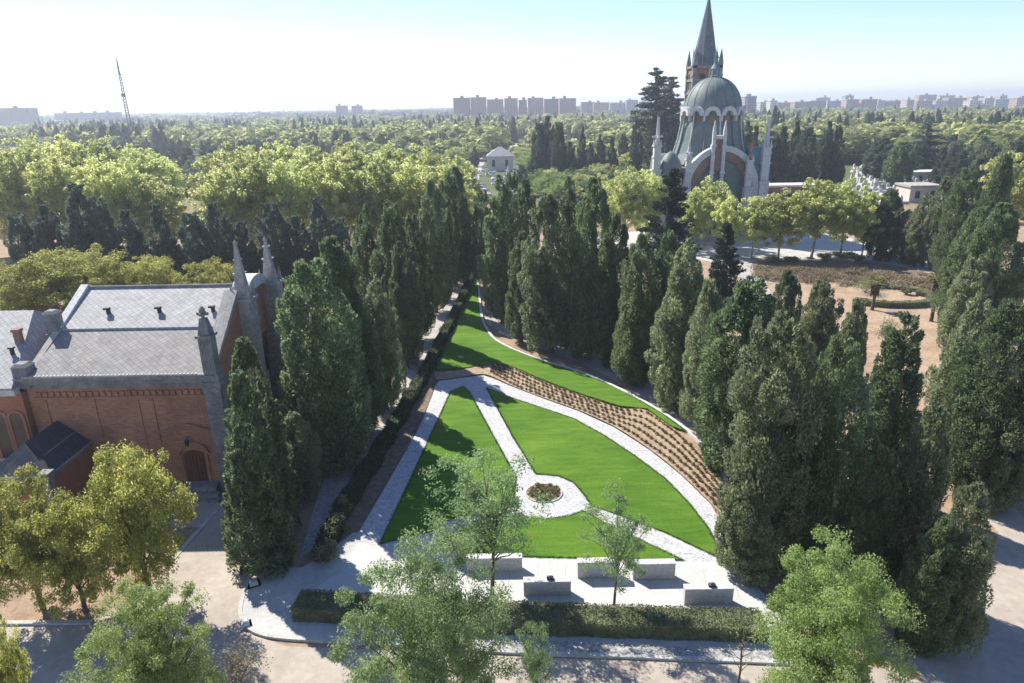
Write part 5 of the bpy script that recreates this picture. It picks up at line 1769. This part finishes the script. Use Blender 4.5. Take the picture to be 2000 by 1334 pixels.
# cedars, cypresses and others behind
T('cedar', 'cedar_tree', 1286, 133, 335, 100, 'tall ragged blue cedar left of the dome, left one of a pair', None, 0)
T('cedar', 'cedar_tree', 1317, 150, 338, 92, 'tall blue cedar against the dome, right one of a pair', None, 1)
cl = [(1052, 240, 352, 34), (1068, 226, 352, 40), (1090, 238, 362, 34), (1112, 276, 360, 30), (1137, 246, 355, 24), (1155, 278, 350, 20), (1174, 262, 350, 22), (1197, 268, 350, 24), (1220, 262, 345, 22), (1245, 232, 348, 26), (1262, 300, 345, 26)]
nm = ['first', 'second and tallest', 'third', 'fourth', 'fifth', 'sixth', 'seventh', 'eighth', 'ninth', 'tenth', 'last']
for i, (a, b, c_, w) in enumerate(cl):
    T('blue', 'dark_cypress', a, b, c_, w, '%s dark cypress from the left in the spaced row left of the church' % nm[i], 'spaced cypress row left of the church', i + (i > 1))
cr_ = [(1508, 255, 372, 32), (1530, 246, 372, 36), (1556, 235, 366, 34), (1579, 248, 372, 46), (1616, 236, 366, 30), (1640, 245, 366, 42), (1518, 206, 290, 16), (1462, 236, 350, 30), (1480, 246, 356, 26)]
nm2 = ['cypress nearest the right pinnacles of the church in the dark row', 'second cypress of the dark row right of the church', 'tall cypress in the dark row right of the church, third along', 'broad pointed cypress in the dark row, fourth from the church',
       'slim cypress in the dark row, fifth from the church', 'last broad pointed cypress of the dark row right of the church', 'single thin far cypress rising above the woods right of the church',
       'dark cypress peeping out just right of the dome skirt', 'dark cypress behind the pinnacle with the orange cap']
for i, (a, b, c_, w) in enumerate(cr_):
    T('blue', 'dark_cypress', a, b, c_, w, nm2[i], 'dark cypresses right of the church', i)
T('egg', 'round_cypress', 1766, 276, 366, 58, 'smooth egg shaped evergreen standing among the white graves', None, 0)
T('cedar', 'cedar_tree', 1812, 240, 345, 84, 'broad blue cedar behind the egg shaped evergreen', None, 1)
T('blue', 'dark_cypress', 1726, 268, 350, 60, 'broad dark evergreen behind the graves, left of the egg shaped one', None, 0)

# middle distance: single trees among the graves and lanes
rg = random.Random(21)
G_M, G_D = 'green trees of the cemetery in the middle distance', 'dark cypresses of the middle distance'
CLEAR = [(1092, 1170, 246, 284), (982, 1044, 246, 278), (940, 1012, 278, 346), (905, 990, 318, 362)]
def clear(px, py):
    return any(x0 < px < x1 and y0 < py < y1 for x0, x1, y0, y1 in CLEAR)
def mid(kind, name, px, py, h, wm, label, group, v):
    if 'cypress' not in name and clear(px, py):
        return
    q = P(px, py, h)
    tree(kind, name, (q.x, q.y, 0), h, wm, label, group, v)
for i in range(64):
    px = rg.uniform(690, 1060) if i % 2 else rg.uniform(860, 1300)
    py = rg.uniform(242, 300)
    mid('bright' if i % 3 else 'plane', 'leafy_tree', px, py, rg.uniform(6, 9), rg.uniform(8, 12), 'light green tree in the middle distance between the plane rows and the church', G_M, i)
for i in range(60):
    px = rg.uniform(1460, 2060)
    py = rg.uniform(222, 275) if px > 1660 else rg.uniform(222, 240)
    mid('bright' if i % 3 else 'plane', 'leafy_tree', px, py, rg.uniform(8, 12), rg.uniform(10, 14), 'green tree in the woods beyond the graves on the right', 'green trees beyond the graves', i)
for i in range(42):
    px, py = rg.uniform(1840, 2060), rg.uniform(232, 318)
    mid('blue' if i % 3 else 'olive', 'dark_conifer', px, py, rg.uniform(10, 14), rg.uniform(5, 8), 'dark conifer in the thick group at the upper right edge', 'dark conifers at the upper right', i)
for i in range(26):
    px = rg.uniform(1690, 1860)
    mid('blue', 'dark_conifer', px, rg.uniform(225, 262), rg.uniform(9, 13), rg.uniform(4, 6), 'dark pointed conifer beyond the graves on the right', 'pointed conifers beyond the graves', i)
for i in range(56):
    px = rg.uniform(205, 590)
    mid('blue', 'dark_cypress', px, rg.uniform(262, 300), rg.uniform(9, 12), rg.uniform(4, 7), 'small dark cypress in the line just beyond the upper left plane trees', G_D, i)
for i in range(20):
    px = rg.uniform(585, 720)
    mid('blue', 'dark_cypress', px, rg.uniform(233, 262), rg.uniform(12, 15), rg.uniform(5, 8), 'pointed dark cypress in the clump above the middle of the plane trees', 'cypress clump above the plane trees', i)
for i in range(8):
    px = (868, 898, 926, 1125, 1040, 900, 1020, 928)[i]
    py = (262, 272, 285, 255, 310, 345, 322, 352)[i]
    mid('blue', 'dark_cypress', px, py, 9, 4, 'small single dark cypress near the pale cemetery houses', 'cypresses near the cemetery houses', i)
for i in range(18):
    px = rg.uniform(330, 420)
    mid('olive', 'dark_conifer', px, rg.uniform(300, 345), rg.uniform(6, 9), rg.uniform(5, 8), 'dull conifer in the gap between the two groups of plane trees', 'conifers in the plane tree gap', i)

for i in range(70):
    px = rg.uniform(1000, 1080) if i < 18 else rg.uniform(1040, 1290)
    py = rg.uniform(298, 352) if i < 18 else rg.uniform(300, 362)
    mid('bright' if i % 2 else 'young_plane', 'leafy_tree', px, py, rg.uniform(4.5, 7), rg.uniform(6, 9), 'small green tree among the graves behind the cypress avenue', 'small trees behind the avenue', i)

# ------------------------------------------------------------------ foreground leafy trees
T('robinia', 'robinia_tree', 828, 1048, 1490, 300, 'big grey green robinia at the bottom centre overhanging the road', None, 0)
T('airy', 'robinia_tree', 952, 880, 1172, 225, 'open airy tree behind the big robinia, over the lower lawn', None, 0)
T('airy', 'robinia_tree', 1208, 948, 1196, 145, 'small airy tree with forked trunk rising from the front hedge', None, 1)
T('bright', 'leafy_tree', 1640, 1052, 1470, 268, 'bright green leafy tree at the bottom right corner', None, 1)
T('bright', 'leafy_tree', 258, 1148, 1450, 240, 'fresh green leafy tree at the bottom left over the road', None, 0)
T('yellow', 'golden_tree', 228, 872, 1178, 192, 'golden green tree in front of the chapel porch, tallest of the left trees', None, 0)
T('yellow', 'golden_tree', 108, 975, 1195, 170, 'lower dark golden tree left of the tallest one, by the kerb', None, 1)
T('yellow', 'golden_tree', 8, 930, 1190, 170, 'golden tree cut by the left edge of the view', None, 1)
T('yellow', 'golden_tree', -40, 1215, 1500, 90, 'rust tinged foliage at the lower left edge', None, 0)
T('airy', 'sapling', 1045, 1212, 1400, 84, 'narrow sapling in front of the hedge at the bottom centre', None, 0)
# nearly bare sapling at the kerb
p = P(1440, 1345)
e = empty('bare_sapling', (p.x, p.y, 0), 'thin nearly bare sapling at the kerb left of the bright tree', 'tree')
mb = MB().tube([(0, 0, -.1), (.05, 0, 1.2), (0, .05, 2.4), (.1, 0, 3.4)], [.06, .05, .035, .012], 7)
rng = np.random.default_rng(3)
ends = []
for i in range(13):
    z = 1.0 + i * .17
    a = i * 2.4
    e_ = Vector((math.cos(a) * .55, math.sin(a) * .55, z + .75))
    mb.tube([(.03, 0, z), (e_.x * .5, e_.y * .5, z + .3), e_], [.022, .015, .005], 5)
    ends.append(e_)
link('trunk', mb.mesh('trunk', M['bark']), e)
C_ = np.concatenate([np.array(q)[None] + .12 * rng.standard_normal((7, 3)) for q in ends])
V, Fc = leaf_quads(C_, rng.standard_normal((len(C_), 3)), rng.standard_normal((len(C_), 3)), .12, .07)
link('crown', np_mesh('crown', V, Fc, M['f_bright']), e)

# ------------------------------------------------------------------ far woods, one object each
def far_wood(name, label, mat, n, gen, proto_n, hr, wr, seed, cone=False):
    rng = np.random.default_rng(seed)
    Vs, Fs, off = [], [], 0
    pro = []
    for i in range(6):
        u = unit(rng.standard_normal((proto_n, 3)))
        u[:, 2] = np.abs(u[:, 2]) * 1.1 - .25
        u = unit(u)
        k = 1 + .2 * np.sin(3 * np.arctan2(u[:, 1], u[:, 0]) + i)[:, None]
        if cone:
            t = rng.random(proto_n)
            a = rng.random(proto_n) * 6.283
            r = .5 * (1 - t ** 1.6) * (.8 + .4 * rng.random(proto_n))
            C_ = np.stack([r * np.cos(a), r * np.sin(a), t], -1)
            A = np.stack([np.cos(a) * .3, np.sin(a) * .3, np.ones(proto_n)], -1)
            S = np.cross(A, np.stack([np.cos(a), np.sin(a), np.zeros(proto_n)], -1)) + .3 * rng.standard_normal((proto_n, 3))
            V, Fc = leaf_quads(C_, A, S, .30, .26)
        else:
            C_ = u * k * np.array([.46, .46, .40]) * (.8 + .25 * rng.random((proto_n, 1))) + np.array([0, 0, .55])
            A = np.cross(u + .5 * rng.standard_normal((proto_n, 3)), rng.standard_normal((proto_n, 3)))
            S = np.cross(u, A)
            V, Fc = leaf_quads(C_, A, S, .20 if proto_n > 200 else .3, .16 if proto_n > 200 else .24)
        pro.append((V, Fc))
    for j in range(n):
        q = gen(rng)
        if q is None:
            continue
        V, Fc = pro[j % 6]
        h = hr[0] + (hr[1] - hr[0]) * rng.random()
        w = wr[0] + (wr[1] - wr[0]) * rng.random()
        b = rng.random() * 6.28
        Rz = np.array([[math.cos(b), -math.sin(b), 0], [math.sin(b), math.cos(b), 0], [0, 0, 1]])
        Vs.append((V @ Rz.T) * np.array([w, w, h]) + np.array([q[0], q[1], 0]))
        Fs.append(Fc + off)
        off += len(V)
    o = link(name, np_mesh(name, np.concatenate(Vs), np.concatenate(Fs), mat))
    return tag(o, label, 'woods', None, 'stuff')

def gen_px(x0, x1, y0, y1, h, lim=2600):
    def g(rng):
        px, py = x0 + (x1 - x0) * rng.random(), y0 + (y1 - y0) * rng.random() ** 1.3
        if clear(px, py):
            return None
        q = P(px, py, h)
        return (q.x, q.y) if 150 < q.y < lim else None
    return g
far_wood('far_wood', 'light green woods stretching to the horizon behind the cemetery', M['f_wood'], 2600, gen_px(-500, 2500, 211, 268, 11), 280, (10, 15), (12, 20), 1)
far_wood('near_wood', 'green woodland between the plane trees and the church', M['f_wood'], 420, gen_px(600, 1330, 238, 290, 7), 320, (6, 10), (8, 14), 4)
def gd(rng):
    r = rng.random()
    if r < .3:
        q = P(rng.uniform(60, 330), rng.uniform(226, 268), 11)
    elif r < .55:
        q = P(rng.uniform(200, 1050), rng.uniform(222, 252), 11)
    elif r < .8:
        q = P(rng.uniform(1450, 2300), rng.uniform(215, 250), 11)
    else:
        q = P(rng.uniform(-400, 1300), rng.uniform(214, 240), 11)
    return (q.x, q.y) if 150 < q.y < 2600 else None
far_wood('far_evergreen_wood', 'dark evergreen patches in the far woods below the horizon', M['f_wood_dark'], 900, gd, 110, (11, 17), (5, 9), 2, True)
def gh(rng):
    Y = 1500 + 2600 * rng.random()
    return ((rng.random() * 2 - 1) * Y * .95, Y)
far_wood('horizon_wood', 'thin hazy line of woods along the horizon', M['f_wood_dark'], 2600, gh, 40, (12, 20), (40, 80), 3)

# a low rise under the right-hand horizon
# ------------------------------------------------------------------ light, sky, air
SUN_AZ, SUN_EL = R(-44), R(44)     # azimuth from straight ahead, negative = left
sd = bpy.data.lights.new('sun', 'SUN')
sd.energy = 3.3
sd.angle = R(0.53)
sd.color = (1.0, 0.93, 0.82)
so = bpy.data.objects.new('sun', sd)
COL.objects.link(so)
to_sun = Vector((math.sin(SUN_AZ) * math.cos(SUN_EL), math.cos(SUN_AZ) * math.cos(SUN_EL), math.sin(SUN_EL)))
so.rotation_euler = to_sun.to_track_quat('Z', 'Y').to_euler()
so.location = to_sun * 200
w = bpy.data.worlds.new('World')
scene.world = w
w.use_nodes = True
nt = w.node_tree
nt.nodes.clear()
out = nt.nodes.new('ShaderNodeOutputWorld')
bg = nt.nodes.new('ShaderNodeBackground')
sky = nt.nodes.new('ShaderNodeTexSky')
sky.sky_type = 'NISHITA'
sky.sun_disc = False
sky.sun_elevation = SUN_EL
sky.sun_rotation = SUN_AZ
sky.air_density = 1.0
sky.dust_density = 0.1
sky.ozone_density = 3.5
bg.inputs['Strength'].default_value = 0.068
hs = nt.nodes.new('ShaderNodeHueSaturation')
hs.inputs['Saturation'].default_value = 1.08
hs.inputs['Hue'].default_value = 0.512
L(nt, sky.outputs[0], hs.inputs['Color'])
L(nt, hs.outputs[0], bg.inputs[0])
L(nt, bg.outputs[0], out.inputs[0])

HAZE = 0.00033
if HAZE:
    m = bpy.data.materials.new('haze')
    m.use_nodes = True
    nt = m.node_tree
    nt.nodes.clear()
    out = nt.nodes.new('ShaderNodeOutputMaterial')
    pv = nt.nodes.new('ShaderNodeVolumePrincipled')
    pv.inputs['Color'].default_value = (.80, .88, 1.0, 1)
    pv.inputs['Density'].default_value = HAZE
    pv.inputs['Anisotropy'].default_value = 0.3
    L(nt, pv.outputs[0], out.inputs['Volume'])
    mb = MB().box(-5100, 5100, -100, 7100, -1.0, 76)
    hz = link('haze', mb.mesh('haze', m))
    hz['kind'] = 'stuff'

scene.render.engine = 'CYCLES'
scene.cycles.max_bounces = 6
scene.cycles.transparent_max_bounces = 8
scene.cycles.volume_bounces = 0
scene.cycles.use_denoising = True
scene.view_settings.view_transform = 'Standard'
scene.view_settings.look = 'None'
scene.view_settings.exposure = 1.48
scene.view_settings.gamma = 1.0
